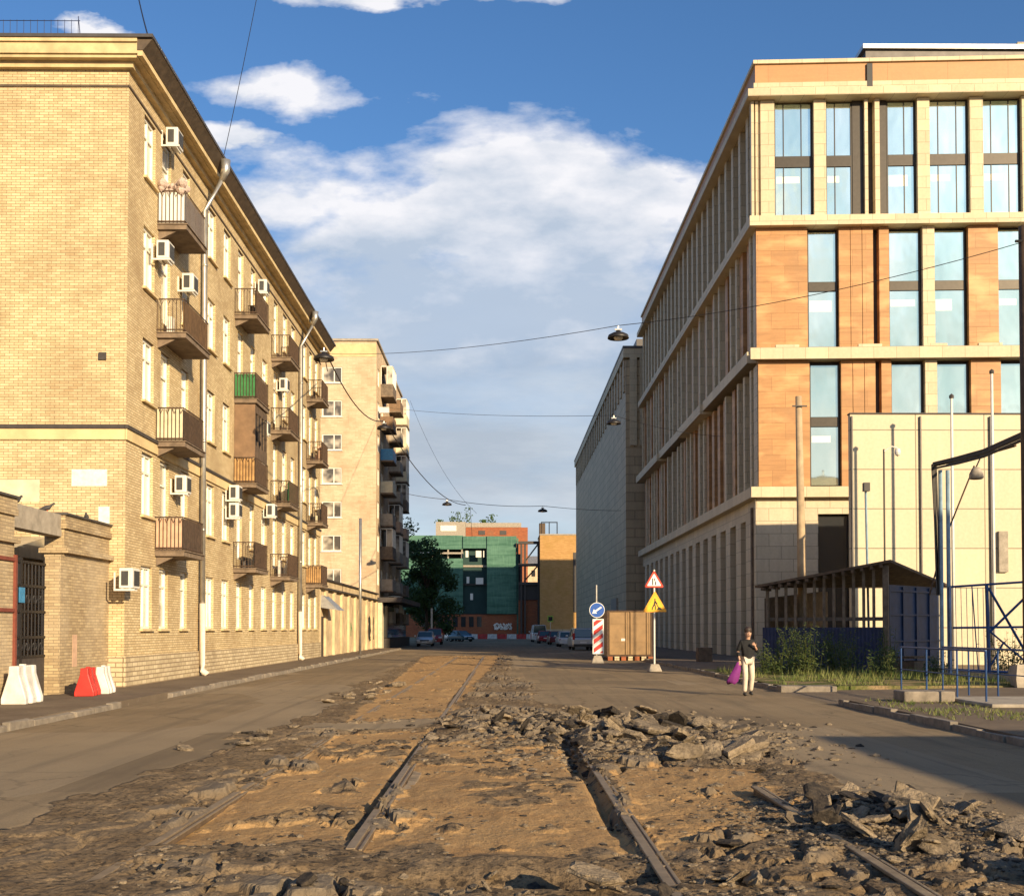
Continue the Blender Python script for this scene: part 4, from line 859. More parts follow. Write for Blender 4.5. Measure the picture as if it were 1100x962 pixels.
# side
def sfin(u0, u1, z0, z1, mat, d0=-.5, d1=0., nm='fin'): return MB().fb(RS, u0, u1, z0, z1, d0, d1).build(nm, mat, RB)
sfin(.15, .55, *U, 'pale_stone'); u = 1.9; k = 0
while u < RL-.7:
    sfin(u, u+.55, *U, 'pale_stone'); o = MB().fb(RS, u+.63, min(u+2.03, RL), U[0], U[1], -.5, -.42).build('window', 'shade_glass', RB)
    MB().fb(RS, u+.9, u+1.05, U[0], U[1], -.42, -.2).build('mullion', 'terracotta_plain', o); u += 2.05; k += 1
r = random.Random(12)
for (z0, z1, seed) in [(16.77, 23.33, 1), (9.3, 15.93, 2)]:
    r = random.Random(seed); sfin(.1, .9, z0, z1, 'base_stone', -.5, -.02, 'column'); u = 1.3
    while u < RL-1.2:
        pat = r.choice(['f', 'fp', 'p', 'fp', 'pf'])
        for ch in pat:
            if ch == 'f': sfin(u, u+.42, z0, z1, 'pale_stone', -.5, 0.02); u += .75
            else: sfin(u, u+.8, z0, z1, 'terracotta', -.5, -.12, 'cladding'); u += 1.0
        MB().fb(RS, u, u+.85, z0, z1, -.5, -.40).build('window', 'shade_glass', RB); u += .95
sfin(0.02, 3.0, .1, 8.71, 'base_stone', -.5, 0, 'pillar'); sfin(0, RL, 7.75, 8.71, 'base_stone', -.49, -.03, 'beam')
u = 4.35
while u < RL-1:
    sfin(u, u+1.35, .1, 7.749, 'base_stone', -.5, .0, 'pillar'); sfin(u+1.36, u+1.5, .1, 7.749, 'base_stone', -.5, -.2, 'pillar')
    o = MB().fb(RS, u+1.7, u+2.75, .9, 7.7, -.5, -.43).build('window', 'shade_glass', RB); MB().fb(RS, u+2.15, u+2.25, .9, 7.7, -.43, -.38).build('mullion', 'dark_trim', o)
    u += 3.05
MB().fb(RS, 1.0, 1.25, .8, 8.3, .0, .12).build('downpipe', 'grey_wood', RB)

# concrete hall behind
CB = thing('concrete_hall', 'tall windowless grey panel building behind the office building', 'building', (25, 150, 0))
MB().box(12.3, 40, 113, 190, 0, 28.6).build('wall', 'grey_panel', CB); MB().box(12.05, 40.2, 112.75, 190.2, 28.8, 29.7).build('cornice', 'pale_stone', CB)
MB().box(12.0, 40.2, 112.7, 190.3, 29.7, 29.95).build('roof', 'roof_metal', CB)
CS = FR((12.3, 113), (0, 1), (-1, 0)); CF = FR((12.3, 113), (1, 0), (0, -1))
for i in range(26): MB().fb(CS, .5+i*2.95, 1.35+i*2.95, 25.5, 28.8, .0, .15).build('pilaster', 'grey_panel', CB)
for u in (.4, 1.4): MB().fb(CF, u, u+.7, 20, 28.8, .0, .25).build('pilaster', 'pale_stone', CB)
MB().fb(CS, 8, 14, .1, 5, .0, .2).build('gate', 'concrete', CB); MB().box(14, 20, 118, 124, 29.95, 32.0).build('roof_plant_room', 'roof_metal', CB)

# ------------------------------------------------------------------ far end of street
GB = thing('netted_building', 'half demolished building wrapped in green scaffold net at the street end', 'building', (-12, 235, 0))
def gx(x, s=5.3): return (x-540)/s
def gzp(y, s=5.3): return 1.7+(676-y)/s
Yg = 232.
def gbox(x0, x1, y0, y1, mat, nm, d=0., dep=.4, s=5.3, Y=Yg, par=None): return MB().box(gx(x0, s), gx(x1, s), Y-d, Y-d+dep, gzp(y1, s) if y1 < 684 else 0, gzp(y0, s)).build(nm, mat, par or GB)
gbox(400, 497, 575, 590, 'green_net', 'scaffold_net'); gbox(400, 497, 600, 660, 'green_net', 'scaffold_net', 0.2); gbox(523, 555, 576, 660, 'green_net', 'scaffold_net', .6); gbox(497, 523, 576, 589, 'green_net', 'scaffold_net', .3)
gbox(497, 523, 589, 660, 'dark_net', 'scaffold_net', -1.0); gbox(555.3, 557, 578, 684, 'green_net', 'scaffold_net', .3)
for x in (463, 480, 495, 522): gbox(x, x+1.6, 590, 600, 'concrete', 'column', -.2)
gbox(400, 558, 660.5, 684, 'red_brick', 'ground_floor_wall', 0, 8)
for i in range(8): gbox(452+i*8.6, 457+i*8.6, 663, 674, 'dark_glass', 'window', .08, .2)
gbox(400, 556, 577, 579, 'dark_trim', 'back_slab', -9, 1); gbox(400, 560, 592, 684, 'reveal_dark', 'back_wall', -9, 1); gbox(400, 556, 588, 590, 'dark_net', 'floor_slab', -.9, 8); gbox(497, 523, 607, 609, 'concrete', 'floor_slab', -.7, .5); gbox(497, 523, 627, 629, 'dark_trim', 'floor_slab', -.7, .5)
for (x, y) in [(500, 596), (511, 596), (517, 596), (501, 624), (511, 625), (505, 642)]: gbox(x, x+(8 if x == 511 else 3), y-4, y+3, 'pole_white', 'opening', 1.1 if y < 600 else .9, .1, par=GB)
mb = MB(); rg = random.Random(9)
for i in range(6):
    x0 = gx(531+i*3.2); pts = [(x0+rg.uniform(-.1, .35)*2, Yg-.12, gzp(677-k*2.2)) for k in range(4)]; mb.tube(pts, .2, 5); mb.tube([(x0, Yg-.12, gzp(676.5)), (x0+.5, Yg-.12, gzp(674.5)), (x0, Yg-.12, gzp(671))], .17, 5)
mb.build('graffiti', 'towel_white', GB)
# red brick block above
RBB = thing('red_block', 'old red brick block with weeds growing on its flat roof', 'building', (-5, 266, 0))
def rbx(x0, x1, y0, y1, mat, nm, d=0., dep=.4): return gbox(x0, x1, y0, y1, mat, nm, d, dep, 4.66, 262., RBB)
rbx(468, 500, 561, 684, 'concrete', 'wall', 0, 10); rbx(500.2, 567, 567, 684, 'red_brick', 'wall', 0, 10); rbx(500.2, 560, 562, 566.8, 'concrete', 'parapet', -.05, 8)
for x in (514, 537): rbx(x, x+7, 570.5, 575, 'reveal_dark', 'window', .1, .3)
rbx(473, 490, 565, 571, 'towel_white', 'paint_patch', .1, .3)
for (x, h_) in [(486, 1.6), (492, 2.6), (502, 3.6), (528, 2.0), (520, .8), (471, .8)]:
    c_ = ((x-540)/4.66, 263, 1.7+(676-562)/4.66); mb = MB(); rg = random.Random(x)
    for i in range(70):
        p = Vector(c_)+Vector((rg.gauss(0, .45), rg.gauss(0, .45), rg.random()**1.1*h_)); a = Vector((rg.uniform(-1, 1), rg.uniform(-1, 1), rg.uniform(-1, 1))).normalized()*.22; b2 = a.orthogonal().normalized()*.2; mb.quad(p-a, p-b2, p+a, p+b2)
    mb.build('roof_weed', 'tree_leaf', label='%s roof shrub on the red block, %s' % ('tall' if h_ > 2.2 else 'small', {486: 'left of the tallest pair', 492: 'second from the left', 502: 'tallest of all', 528: 'right of the middle', 520: 'tiny one in the middle', 471: 'at the left roof corner'}[x]), cat='shrub', group='shrubs on the far roof', fixn=False)
# steel skeleton
SK = thing('steel_frame', 'dark bare steel skeleton between the netted and the ochre building', 'steel structure', (6, 220, 0))
def skb(x0, x1, y0, y1, mat='dark_trim', nm='beam', d=0., dep=.8): return gbox(x0, x1, y0, y1, mat, nm, d, dep, 5.3, 230., SK)
for x in (559, 563, 577.5): skb(x, x+2, 582, 684, nm='column')
for y in (582, 606, 626): skb(557, 580.5, y, y+3, d=.1)
skb(557, 581, 626, 645, nm='bunker', d=-.5, dep=3); skb(557, 581, 645, 684, 'red_brick', 'wall', -.8, 3)
mb = MB(); mb.tube([(gx(563, 5.3), 230.9, gzp(605, 5.3)), (gx(578, 5.3), 230.9, gzp(585, 5.3))], .15, 5); mb.tube([(gx(563, 5.3), 230.9, gzp(625, 5.3)), (gx(578, 5.3), 230.9, gzp(608, 5.3))], .15, 5); mb.build('brace', 'dark_trim', SK)
t = thing('distant_house', 'pale brick house seen through the steel skeleton', 'house', (9, 300, 0)); MB().box(3, 16, 300, 310, 0, 18.5).build('wall', 'far_brick', t)
for i in range(3):
    for j in range(4): MB().box(5+i*2.6, 6+i*2.6, 299.95, 300.1, 5+j*3.5, 6.6+j*3.5).build('window', 'dark_glass', t)
mb = MB(); mb.hexa([(2.8, 299.8, 18.5), (16.2, 299.8, 18.5), (16.2, 310.2, 18.5), (2.8, 310.2, 18.5), (3.8, 302, 21), (15, 302, 21), (15, 308, 21), (3.8, 308, 21)]); mb.build('roof', 'steel_pipe', t)
# ochre building
OB = thing('ochre_building', 'windowless ochre brick building closing the street on the right', 'building', (12, 210, 0))
MB().box(7.5, 21, 228, 240, 0, 20.5).build('wall', 'orange_brick', OB); MB().box(7.4, 21.1, 227.9, 240.1, 20.5, 20.75).build('roof', 'concrete', OB)
MB().box(14.2, 15.1, 227.9, 228.1, 5, 17).build('window_strip', 'reveal_dark', OB); MB().box(7.6, 15.6, 227.8, 227.999, 0, 1.6).build('plinth', 'grey_panel', OB)
mb = MB()
for x in (7.8, 9.4, 11):
    for y in (228.4, 230): mb.tube([(x, y, 20.75), (x, y, 23.2)], .06, 4)
for z in (19.7, 20.4, 23.2): mb.tube([(7.8, 228.4, z), (11, 228.4, z), (11, 230, z), (7.8, 230, z), (7.8, 228.4, z)], .05, 4)
mb.build('roof_cage', 'black_metal', OB); mb = MB(); mb.box(7.4, 8.6, 229, 231, 20.75, 23); mb.build('roof_hatch', 'old_wood', OB)
t = thing('crossing_sign', 'lime bordered square pedestrian crossing sign in front of the ochre building', 'road sign', (8.4, 200, 0)); mb = MB(); mb.tube([(8.4, 200.1, 0), (8.4, 200.1, 3.6)], .04, 6); mb.build('pole', 'steel_pipe', t)
MB().box(7.9, 8.9, 200, 200.04, 2.9, 4.0).build('plate', 'sign_lime', t); MB().box(8.05, 8.75, 199.98, 199.998, 3.1, 3.8).build('symbol', 'sign_black', t)
for i in range(9):
    barrier('barrier_red' if i % 2 == 0 else 'barrier_white', (-6.6+i*1.62, 190, 0), 0, ('red' if i % 2 == 0 else 'white') + ' barrier, number %s from the left in the far row across the street' % ['one', 'two', 'three', 'four', 'five', 'six', 'seven', 'eight', 'nine'][i], L=1.55, group='far row of barriers closing the street')

# ------------------------------------------------------------------ trees
def leaf_tree(name, loc, h, rad, n, seed, label, mat='tree_leaf', leaf=.3, group=None, trunk=.22, blobs=14, base=.22):
    r = random.Random(seed); t = thing(name, label, 'tree', loc, group=group, local=True); k = MB()
    k.tube([(0, 0, 0), (.1, 0, h*.2), (0, .1, h*.45), (.1, 0, h*.8)], [trunk, trunk*.85, trunk*.6, trunk*.2], 8)
    cs = []
    for i in range(blobs):
        z = h*(base+(1-base)*.92*(i+.5)/blobs); rr_ = rad*(1-abs((z/h-.52))*1.15); a = r.uniform(0, 6.28); d = rr_*r.uniform(.15, .75); c_ = Vector((math.cos(a)*d, math.sin(a)*d, z)); cs.append((c_, rad*r.uniform(.2, .4)))
        k.tube([(0, 0, z*.62), tuple(c_*.5+Vector((0, 0, z*.35))), tuple(c_)], [trunk*.35, trunk*.2, .02], 5)
    k.build('trunk', 'trunk', t, smooth=True); V = []; Fc = []
    for i in range(n):
        c_, cr = r.choice(cs); v = Vector((r.gauss(0, 1), r.gauss(0, 1), r.gauss(0, 1))).normalized()*cr*r.random()**.45; v.z *= .75; p = c_+v
        a = Vector((r.uniform(-1, 1), r.uniform(-1, 1), r.uniform(-.6, .6))).normalized(); b2 = a.orthogonal().normalized(); q_ = leaf*r.uniform(.5, 1.1); kk = len(V)
        V += [tuple(p-a*q_*.5), tuple(p-b2*q_*.32), tuple(p+a*q_*.5), tuple(p+b2*q_*.32)]; Fc.append((kk, kk+1, kk+2, kk+3))
    me = bpy.data.meshes.new('crown'); me.from_pydata(V, [], Fc); me.materials.append(M(mat)); o = bpy.data.objects.new('crown', me); COL.objects.link(o); o.parent = t
leaf_tree('broadleaf_tree', (-9.0, 133, 0), 12.8, 4.6, 6500, 1, 'tall dark leafy tree right against the nine storey block', leaf=.42, blobs=20)
leaf_tree('broadleaf_tree', (-9.4, 150, 0), 11.6, 5.0, 5500, 2, 'dark leafy tree reaching furthest into the street', leaf=.42, blobs=18, base=.12)
leaf_tree('broadleaf_tree', (-13.5, 141, 0), 15.5, 4.5, 5000, 3, 'highest leafy tree peeking past the nine storey block', leaf=.42, blobs=18)
MB().box(-8.1, -7.9, 128, 128.2, 0, 4.0).build('post', 'steel_pipe', label='pale post under the dark street trees', cat='post')

# weeds by the shed: bushes of stems with small leaves
def weed(x, y, h, sp, n, seed, label, mat='weed_leaf', lf=.16, z0=.14):
    r = random.Random(seed); t = thing('weed_bush', label, 'bush', (x, y, z0), local=True, group='weeds growing before the shed'); k = MB(); V = []; Fc = []
    for i in range(n):
        a = r.uniform(0, 6.28); d = sp*r.random()**.6; hx = h*r.uniform(.55, 1.); bx, by = math.cos(a)*d*.6, math.sin(a)*d*.6; lean = Vector((math.cos(a), math.sin(a), 0))*sp*r.uniform(.1, .5)
        top = Vector((bx, by, hx))+lean; k.tube([(bx, by, 0), tuple(Vector((bx, by, hx*.55))+lean*.35), tuple(top)], [.014, .01, .004], 3)
        for j in range(26):
            f = r.uniform(.12, 1.); p = Vector((bx, by, 0)).lerp(top, f); p += Vector((r.uniform(-1, 1), r.uniform(-1, 1), r.uniform(-.3, .5)))*(.20*(1.1-f)+.03); q_ = lf*r.uniform(.5, 1.2)*(1.15-f*.5)
            a2 = Vector((r.uniform(-1, 1), r.uniform(-1, 1), r.uniform(-.5, .7))).normalized(); b2 = a2.orthogonal().normalized(); kk = len(V); V += [tuple(p-a2*q_*.5), tuple(p-b2*q_*.18), tuple(p+a2*q_*.5), tuple(p+b2*q_*.18)]; Fc.append((kk, kk+1, kk+2, kk+3))
    k.build('stems', 'weed_leaf', t); me = bpy.data.meshes.new('leaves'); me.from_pydata(V, [], Fc); me.materials.append(M(mat)); o = bpy.data.objects.new('leaves', me); COL.objects.link(o); o.parent = t
weed(9.4, 38.8, 1.25, .95, 26, 1, 'leafy green weed bush behind the walking man')
weed(10.6, 39.6, 1.8, 1.15, 44, 2, 'big dark weed bush before the left slats of the shed')
weed(11.9, 39.6, 1.7, 1.0, 36, 3, 'broad weed bush before the middle of the shed')
weed(12.9, 38.6, 1.1, .7, 18, 4, 'low weed clump before the blue corrugated skirt')
weed(13.4, 39.4, 1.75, .35, 9, 5, 'tall thin spiky weed nearest the shed corner post')
weed(12.3, 36.9, .9, .6, 14, 6, 'small yellowish weed on the grass edge')
weed(14.6, 38.0, .8, .6, 12, 7, 'low weed clump below the blue doors')
for i, (x, y) in enumerate([(19.5, 38.5), (21.5, 40), (18, 40.2)]): weed(x, y, 1.6, 1.1, 24, 20+i, ['tall weeds behind the blue lattice frame, left', 'tall weeds behind the blue lattice frame, right', 'tall weeds at the foot of the blue portal'][i], z0=.11)
# grass
V = []; Fc = []; r = random.Random(8)
for i in range(9000):
    if i % 9 == 0: x = r.uniform(7.8, 9.6); y = r.uniform(19.5, 25); zb = .12; hh_ = .09; 
    else: x = r.uniform(7.8, 15); y = r.uniform(31.3, 43); zb = .14; hh_ = .28*r.random()**1.3+.05
    if fbm(np.array([x*.9]), np.array([y*.7]), 3, 60)[0] < (.47 if y > 30 else .52): continue
    a = r.uniform(0, 3.14); w_ = .012; l = Vector((r.uniform(-.1, .1), r.uniform(-.1, .1), hh_*r.uniform(.5, 1.2))); k = len(V); V += [(x-w_*math.cos(a), y-w_*math.sin(a), zb-.01), (x+w_*math.cos(a), y+w_*math.sin(a), zb-.01), (x+l.x, y+l.y, zb+l.z)]; Fc.append((k, k+1, k+2))
me = bpy.data.meshes.new('grass'); me.from_pydata(V, [], Fc); me.materials.append(M('grass_leaf')); o = bpy.data.objects.new('grass', me); COL.objects.link(o); meta(o, 'rough yellow green grass on the verge', 'grass', kind='stuff')

# ------------------------------------------------------------------ white panel wall on the right
WW = thing('panel_wall', 'tall cream panel screen wall behind the shed', 'wall', (26, 53, 0))
MB().box(15.4, 40, 50, 50.3, .1, 11.2).build('wall', 'white_panel', WW); MB().box(15.37, 40.1, 49.95, 50.35, 11.2, 11.26).build('roof_edge', 'dark_trim', WW)
mb = MB()
for x in (15.45, 18.5, 21.6): mb.tube([(x, 49.93, .1), (x, 49.93, 11.1)], .045, 6)
mb.build('drainpipe', 'roof_metal', WW)
MB().box(21.9, 22.3, 49.85, 50.0, 4.2, 6).build('vent', 'concrete', WW)
def pole(nm, x, Y, ytop, rad, mat, lab, cat, ybase=.1):
    s = 1220/Y; return MB().tube([((x-540)/s, Y, ybase), ((x-540)/s, Y, 1.7+(676-ytop)/s)], [rad, rad*.8], 8)
def pt(x, y, Y): s = 1220/Y; return Vector(((x-540)/s, Y, 1.7+(676-y)/s))
for (x, yt, lab) in [(1026, 427, 'thin white flagpole before the cream wall, shorter one'), (1070, 400, 'thin white flagpole before the cream wall, taller one')]:
    t = thing('flagpole', lab, 'flagpole', tuple(pt(x, 0, 46).xy)+(.1,)); pole('', x, 46, yt, .07, '', '', '').build('pole', 'pole_white', t, smooth=True); k = pt(x, yt, 46); MB().lathe(k, [(.01, -.02), (.1, .02), (.1, .12), (.01, .2)], 8).build('finial', 'dark_trim', t)
t = thing('concrete_pole', 'bare tan concrete utility pole rising behind the shed', 'utility pole', (11.9, 45.9, .1)); a = pt(860, 425, 46); MB().tube([(12.2, 46, .1), (a.x, 46, a.z)], [.21, .13], 10).build('pole', 'pole_concrete', t, smooth=True); MB().box(a.x-.3, a.x+.3, 45.8, 45.86, a.z-.45, a.z-.40).build('crossbar', 'black_metal', t)
t = thing('lamp_post', 'slim pale blue lamp post with floodlight before the cream wall', 'lamp post', (14.9, 46.5, .1)); a = pt(932, 528, 46.5); MB().tube([(a.x+.1, 46.5, .1), (a.x, 46.5, a.z)], .05, 8).build('pole', 'pale_blue_paint', t); MB().box(a.x-.12, a.x+.12, 46.3, 46.55, a.z, a.z+.35).build('floodlight', 'black_metal', t)
t = thing('camera_pole', 'thin dark pole carrying a white dome camera', 'camera pole', (16.1, 47.5, .1)); a = pt(952, 482, 47.5); MB().tube([(a.x, 47.5, .1), (a.x, 47.5, a.z)], .04, 6).build('pole', 'black_metal', t); k = MB(); k.tube([(a.x, 47.45, a.z-.1), (a.x+.3, 47.4, a.z+.1), (a.x+.55, 47.4, a.z+.02)], .03, 6); k.lathe((a.x+.55, 47.4, a.z-.2), [(.02, -.12), (.1, -.06), (.13, .05), (.1, .2)], 10); k.build('dome_camera', 'ac_white', t)

# ------------------------------------------------------------------ timber shed
SH = thing('timber_shed', 'dark timber shed with sloping roof and blue metal sides', 'shed', (13.5, 44, .12))
L_, N_, R_ = Vector((10.3, 44.6, 3.35)), Vector((14.3, 42.2, 4.15)), Vector((17.5, 45.3, 3.4)); Bk = Vector((14.0, 48.8, 3.5))
def roofp(p, o_): return p + Vector((0, 0, o_))
mb = MB(); mb.hexa([roofp(p, 0) for p in (L_+Vector((-.4, -.1, -.05)), N_+Vector((0, -.5, 0)), R_+Vector((.4, 0, -.05)), Bk)] + [roofp(p, .10) for p in (L_+Vector((-.4, -.1, -.05)), N_+Vector((0, -.5, 0)), R_+Vector((.4, 0, -.05)), Bk)]); mb.build('roof', 'old_wood', SH)
mb = MB(); FL = FR((N_.x, N_.y), (L_.x-N_.x, L_.y-N_.y), (-(N_.y-L_.y), -(N_.x-L_.x))); 
nl = Vector((L_.y-N_.y, -(L_.x-N_.x), 0)); nl = nl if nl.y < 0 else -nl; FL = FR((N_.x, N_.y), (L_.x-N_.x, L_.y-N_.y), (nl.x, nl.y)); LL = (L_.xy-N_.xy).length
nr = Vector((R_.y-N_.y, -(R_.x-N_.x), 0)); nr = nr if nr.y < 0 else -nr; FRr = FR((N_.x, N_.y), (R_.x-N_.x, R_.y-N_.y), (nr.x, nr.y)); LR = (R_.xy-N_.xy).length
def zl(u): return 4.12-.8*u/LL
for i in range(13): u = .1+i*(LL-.2)/12; mb.fb(FL, u-.045, u+.045, .12, zl(u)-.05, -.12, 0)
mb.fb(FL, .17, LL, 2.0, 2.14, -.2, -.12); mb.fb(FL, -.1, .09, .12, 4.12, .01, .16); mb.build('slats', 'grey_wood', SH)
mb = MB()
for i in range(14): u = .1+i*(LL+.2)/14; mb.fb(FL, u-.05, u+.05, zl(u)-.14, zl(u)-.02, -.6, .45)
mb.build('rafters', 'old_wood', SH)
mb = MB()
for i in range(int(LL/.14)): u = .12+i*.14; mb.fb(FL, u, u+.07, .12, 1.75, .0, .05); mb.fb(FL, u+.07, u+.14, .12, 1.75, .0, .02)
mb.build('corrugated_skirt', 'dark_blue_paint', SH)
mb = MB(); mb.fb(FRr, .12, LR, .12, 3.35, -.1, -.04)
for i in range(4): mb.fb(FRr, .2+i*1.1, .28+i*1.1, .14, 3.3, -.04, .02)
for z in (1.2, 2.2, 3.1): mb.fb(FRr, .12, LR, z, z+.06, -.04, .012)
plain('shed_blue_shade', (.012, .032, .085), .6, var=.4, scale=3); mb.build('blue_doors', 'shed_blue_shade', SH); MB().hexa([(L_.x, L_.y, .12), (Bk.x-.3, Bk.y-.3, .12), (Bk.x, Bk.y, .12), (L_.x+.2, L_.y, .12), (L_.x, L_.y, 2.9), (Bk.x-.3, Bk.y-.3, 3.3), (Bk.x, Bk.y, 3.3), (L_.x+.2, L_.y, 2.9)]).build('back_wall', 'old_wood', SH)  # darker copy of the blue paint; the doors' shade is put into it
mb = MB(); mb.fb(FRr, .15, 1.4, .14, .5, .3, 1.0); mb.fb(FRr, .15, 1.4, .6, .68, .3, 1.0); mb.build('timber_stack', 'old_wood', label='small stack of old boards beside the shed corner post', cat='timber stack')

# portal with pipe bundle, frames
PB = thing('pipe_portal', 'blue steel portal carrying a dark sagging pipe bundle', 'pipe portal', (16, 40.5, .1))
mb = MB()
for x in (1013, 1021): a = pt(x, 505, 40.5); mb.tube([(a.x, 40.5, .1), (a.x, 40.5, a.z)], .075, 8)
a = pt(1017, 500, 40.5); mb.build('column', 'pale_blue_paint', PB)
P0 = pt(1006, 503, 40.5); P1_ = pt(1060, 490, 36.0); P2_ = pt(1112, 468, 31.6); mb = MB()
for o_ in ((0, 0), (.07, .10), (-.05, .13), (.0, .2)):
    mb.tube([pt(1009+o_[0]*20, 640, 40.5), pt(1008, 560, 40.5)+Vector((o_[0], 0, 0)), P0+Vector((o_[0], 0, o_[1])), (P0+P1_)/2+Vector((0, 0, o_[1]-.02)), P1_+Vector((0, 0, o_[1])), P2_+Vector((0, 0, o_[1]))], [.03, .03, .045, .045, .045, .045], 6)
mb.build('pipe_bundle', 'bag', PB)
mb = MB(); mb.tube([pt(1021, 570, 40.5), pt(1050, 500, 40.3)], .03, 5); mb.tube([pt(1020, 500, 40.5), pt(1095, 478, 37)], .05, 5); mb.tube([pt(1000, 640, 40.5), pt(1014, 590, 40.5)], .03, 5); mb.build('brace', 'rust', PB)
t = thing('hanging_floodlight', 'grey box floodlight hanging under the pipe portal arm', 'floodlight', tuple(pt(1052, 508, 38))); c_ = pt(1052, 508, 38); MB().lathe(c_, [(.02, .22), (.12, .18), (.22, 0), (.24, -.16), (.2, -.2)], 12).build('housing', 'concrete', t, smooth=True); MB().tube([c_+Vector((0, 0, .2)), c_+Vector((.25, 0, .75))], .025, 5).build('hanger', 'black_metal', t)
LT = thing('lattice_frame', 'dark blue lattice fence frame with diagonal braces', 'fence', (17.3, 35, .1))
mb = MB(); Yl = 35.
def T(a, b_, r_=.04, Y=Yl): mb.tube([pt(a[0], a[1], Y), pt(b_[0], b_[1], Y)], r_, 6)
T((1022, 631), (1112, 625)); T((1025, 675), (1112, 674)); T((1062, 629), (1064, 724), .06); T((1022, 631), (1022, 724), .06); T((1064, 632), (1106, 706)); T((1064, 680), (1106, 640)); T((1064, 678), (1104, 712), .03); T((1046, 630), (1052, 722), .02); T((1028, 720), (1112, 724)); T((1066, 715), (1080, 690), .03)
for i in range(6): T((1028+i*6, 632), (1029+i*6, 722), .01)
mb.build('frame', 'blue_paint', LT)
BP = thing('leaning_pole', 'thick brown pole at the right edge of the view', 'utility pole', (14.65, 31.4, .1)); MB().tube([(14.72, 31.4, .1), (14.66, 31.4, 12.95)], [.27, .21], 12).build('pole', 'pole_brown', BP, smooth=True); k = MB(); k.tube([(14.3, 31.3, 12.5), (14.9, 31.3, 12.5)], .04, 6); k.build('crossbar', 'black_metal', BP)
k = chunk_mesh(random.Random(2), 1.2, .9, .7); k.v = [v+Vector((14.3, 31.0, .35)) for v in k.v]; k.build('boulder', 'concrete', label='grey boulder at the foot of the brown pole', cat='boulder')
def railing(x, ys_, label, z=.12, top=1.24, mat='blue_paint'):
    t = thing('handrail', label, 'handrail', (x, ys_[0], z), group='blue handrails beside the driveway'); 
    for y in ys_: MB().tube([(x, y, z), (x, y, top)], .022, 8).build('post', mat, t)
    m_ = MB(); m_.tube([(x, ys_[0], top), (x, ys_[-1], top)], .024, 8); m_.tube([(x, ys_[0], top-.55), (x, ys_[-1], top-.55)], .014, 6); m_.build('rail', mat, t)
railing(9.98, [23.4, 24.9, 26.7, 28.4], 'front pale blue tube handrail by the driveway'); railing(11.1, [24.0, 25.4, 27.0, 28.6], 'rear blue tube handrail by the driveway')
MB().box(9.75, 14.5, 22.6, 25.2, .121, .20).build('concrete_platform', 'concrete', bevel=.02, label='low pale concrete platform beneath the handrails', cat='platform')
MB().box(8.6, 9.7, 24.3, 25.0, .121, .36).build('concrete_block', 'kerb_stone', bevel=.03, label='low grey concrete block on the weedy pavement edge', cat='concrete block')

# ------------------------------------------------------------------ container, signs
CT = thing('container', 'brown steel container with double doors behind the road signs', 'container', (6.8, 63.9, 0))
x0, x1, Yc = (652-540)/20.07, (701-540)/20.07, 60.8; zb, zt = .22, 2.68
MB().box(x0+.03, x1-.03, Yc+.06, Yc+6, zb, zt-.03).build('body', 'container_paint', CT)
mb = MB(); mb.box(x0, x0+.1, Yc-.02, Yc+.1, zb, zt); mb.box(x1-.1, x1, Yc-.02, Yc+.1, zb, zt); mb.box(x0+.1, x1-.1, Yc-.02, Yc+.1, zt-.08, zt); mb.box(x0+.1, x1-.1, Yc-.02, Yc+.1, zb, zb+.08); mb.build('frame', 'rust', CT)
xm = (x0+x1)/2
for (a, b_) in ((x0+.11, xm-.015), (xm+.015, x1-.11)):
    o = MB().box(a, b_, Yc+.0, Yc+.05, zb+.09, zt-.09).build('door', 'container_paint', CT, bevel=.01)
    k = MB()
    for z in (zb+.75, zt-.72): k.box(a+.04, b_-.04, Yc-.022, Yc-.001, z, z+.05)
    for x in (a+.03, b_-.08): k.box(x, x+.05, Yc-.024, Yc-.001, zb+.12, zt-.12)
    k.tube([(b_-.2, Yc-.04, zb+.1), (b_-.2, Yc-.04, zt-.1)], .018, 6); k.build('door_rib', 'container_paint', o)
k = MB(); k.box(xm-.45, xm-.2, Yc-.006, Yc-.001, 1.05, 1.18); k.build('sticker', 'towel_white', CT)
for i in range(7): MB().box(x0+.05+i*.36, x0+.3+i*.36, Yc-.05, Yc+.2, 0, .215).build('support_brick', 'plinth_stone' if i % 2 else 'red_brick', CT)
def tri(c, s, Y, off, k=1.): h = s*.866; cx, cz = c; return [(cx-s/2*k, Y+off, cz-h/3*k), (cx+s/2*k, Y+off, cz-h/3*k), (cx, Y+off, cz+h*2/3*k)]
def rtri(c, s, Y, k=1., rr_=.06):
    base = tri(c, s, Y, 0, k); out = []
    for i in range(3):
        p = Vector(base[i]); a = (Vector(base[i-1])-p).normalized(); b2 = (Vector(base[(i+1) % 3])-p).normalized(); out += [p+a*rr_, p+(a+b2)*rr_*.36, p+b2*rr_]
    return out
TS = thing('warning_sign_post', 'post with two triangular warning signs and concrete foot', 'road sign', (6.04, 45.2, 0)); X0, Ys = 6.04, 45.2
MB().tube([(X0, Ys, .1), (X0, Ys, 4.05)], .035, 8).build('pole', 'pole_white', TS)
MB().hexa([(X0-.28, Ys-.28, 0), (X0+.28, Ys-.28, 0), (X0+.28, Ys+.28, 0), (X0-.28, Ys+.28, 0), (X0-.16, Ys-.16, .3), (X0+.16, Ys-.16, .3), (X0+.16, Ys+.16, .3), (X0-.16, Ys+.16, .3)]).build('foot', 'concrete', TS, bevel=.03)
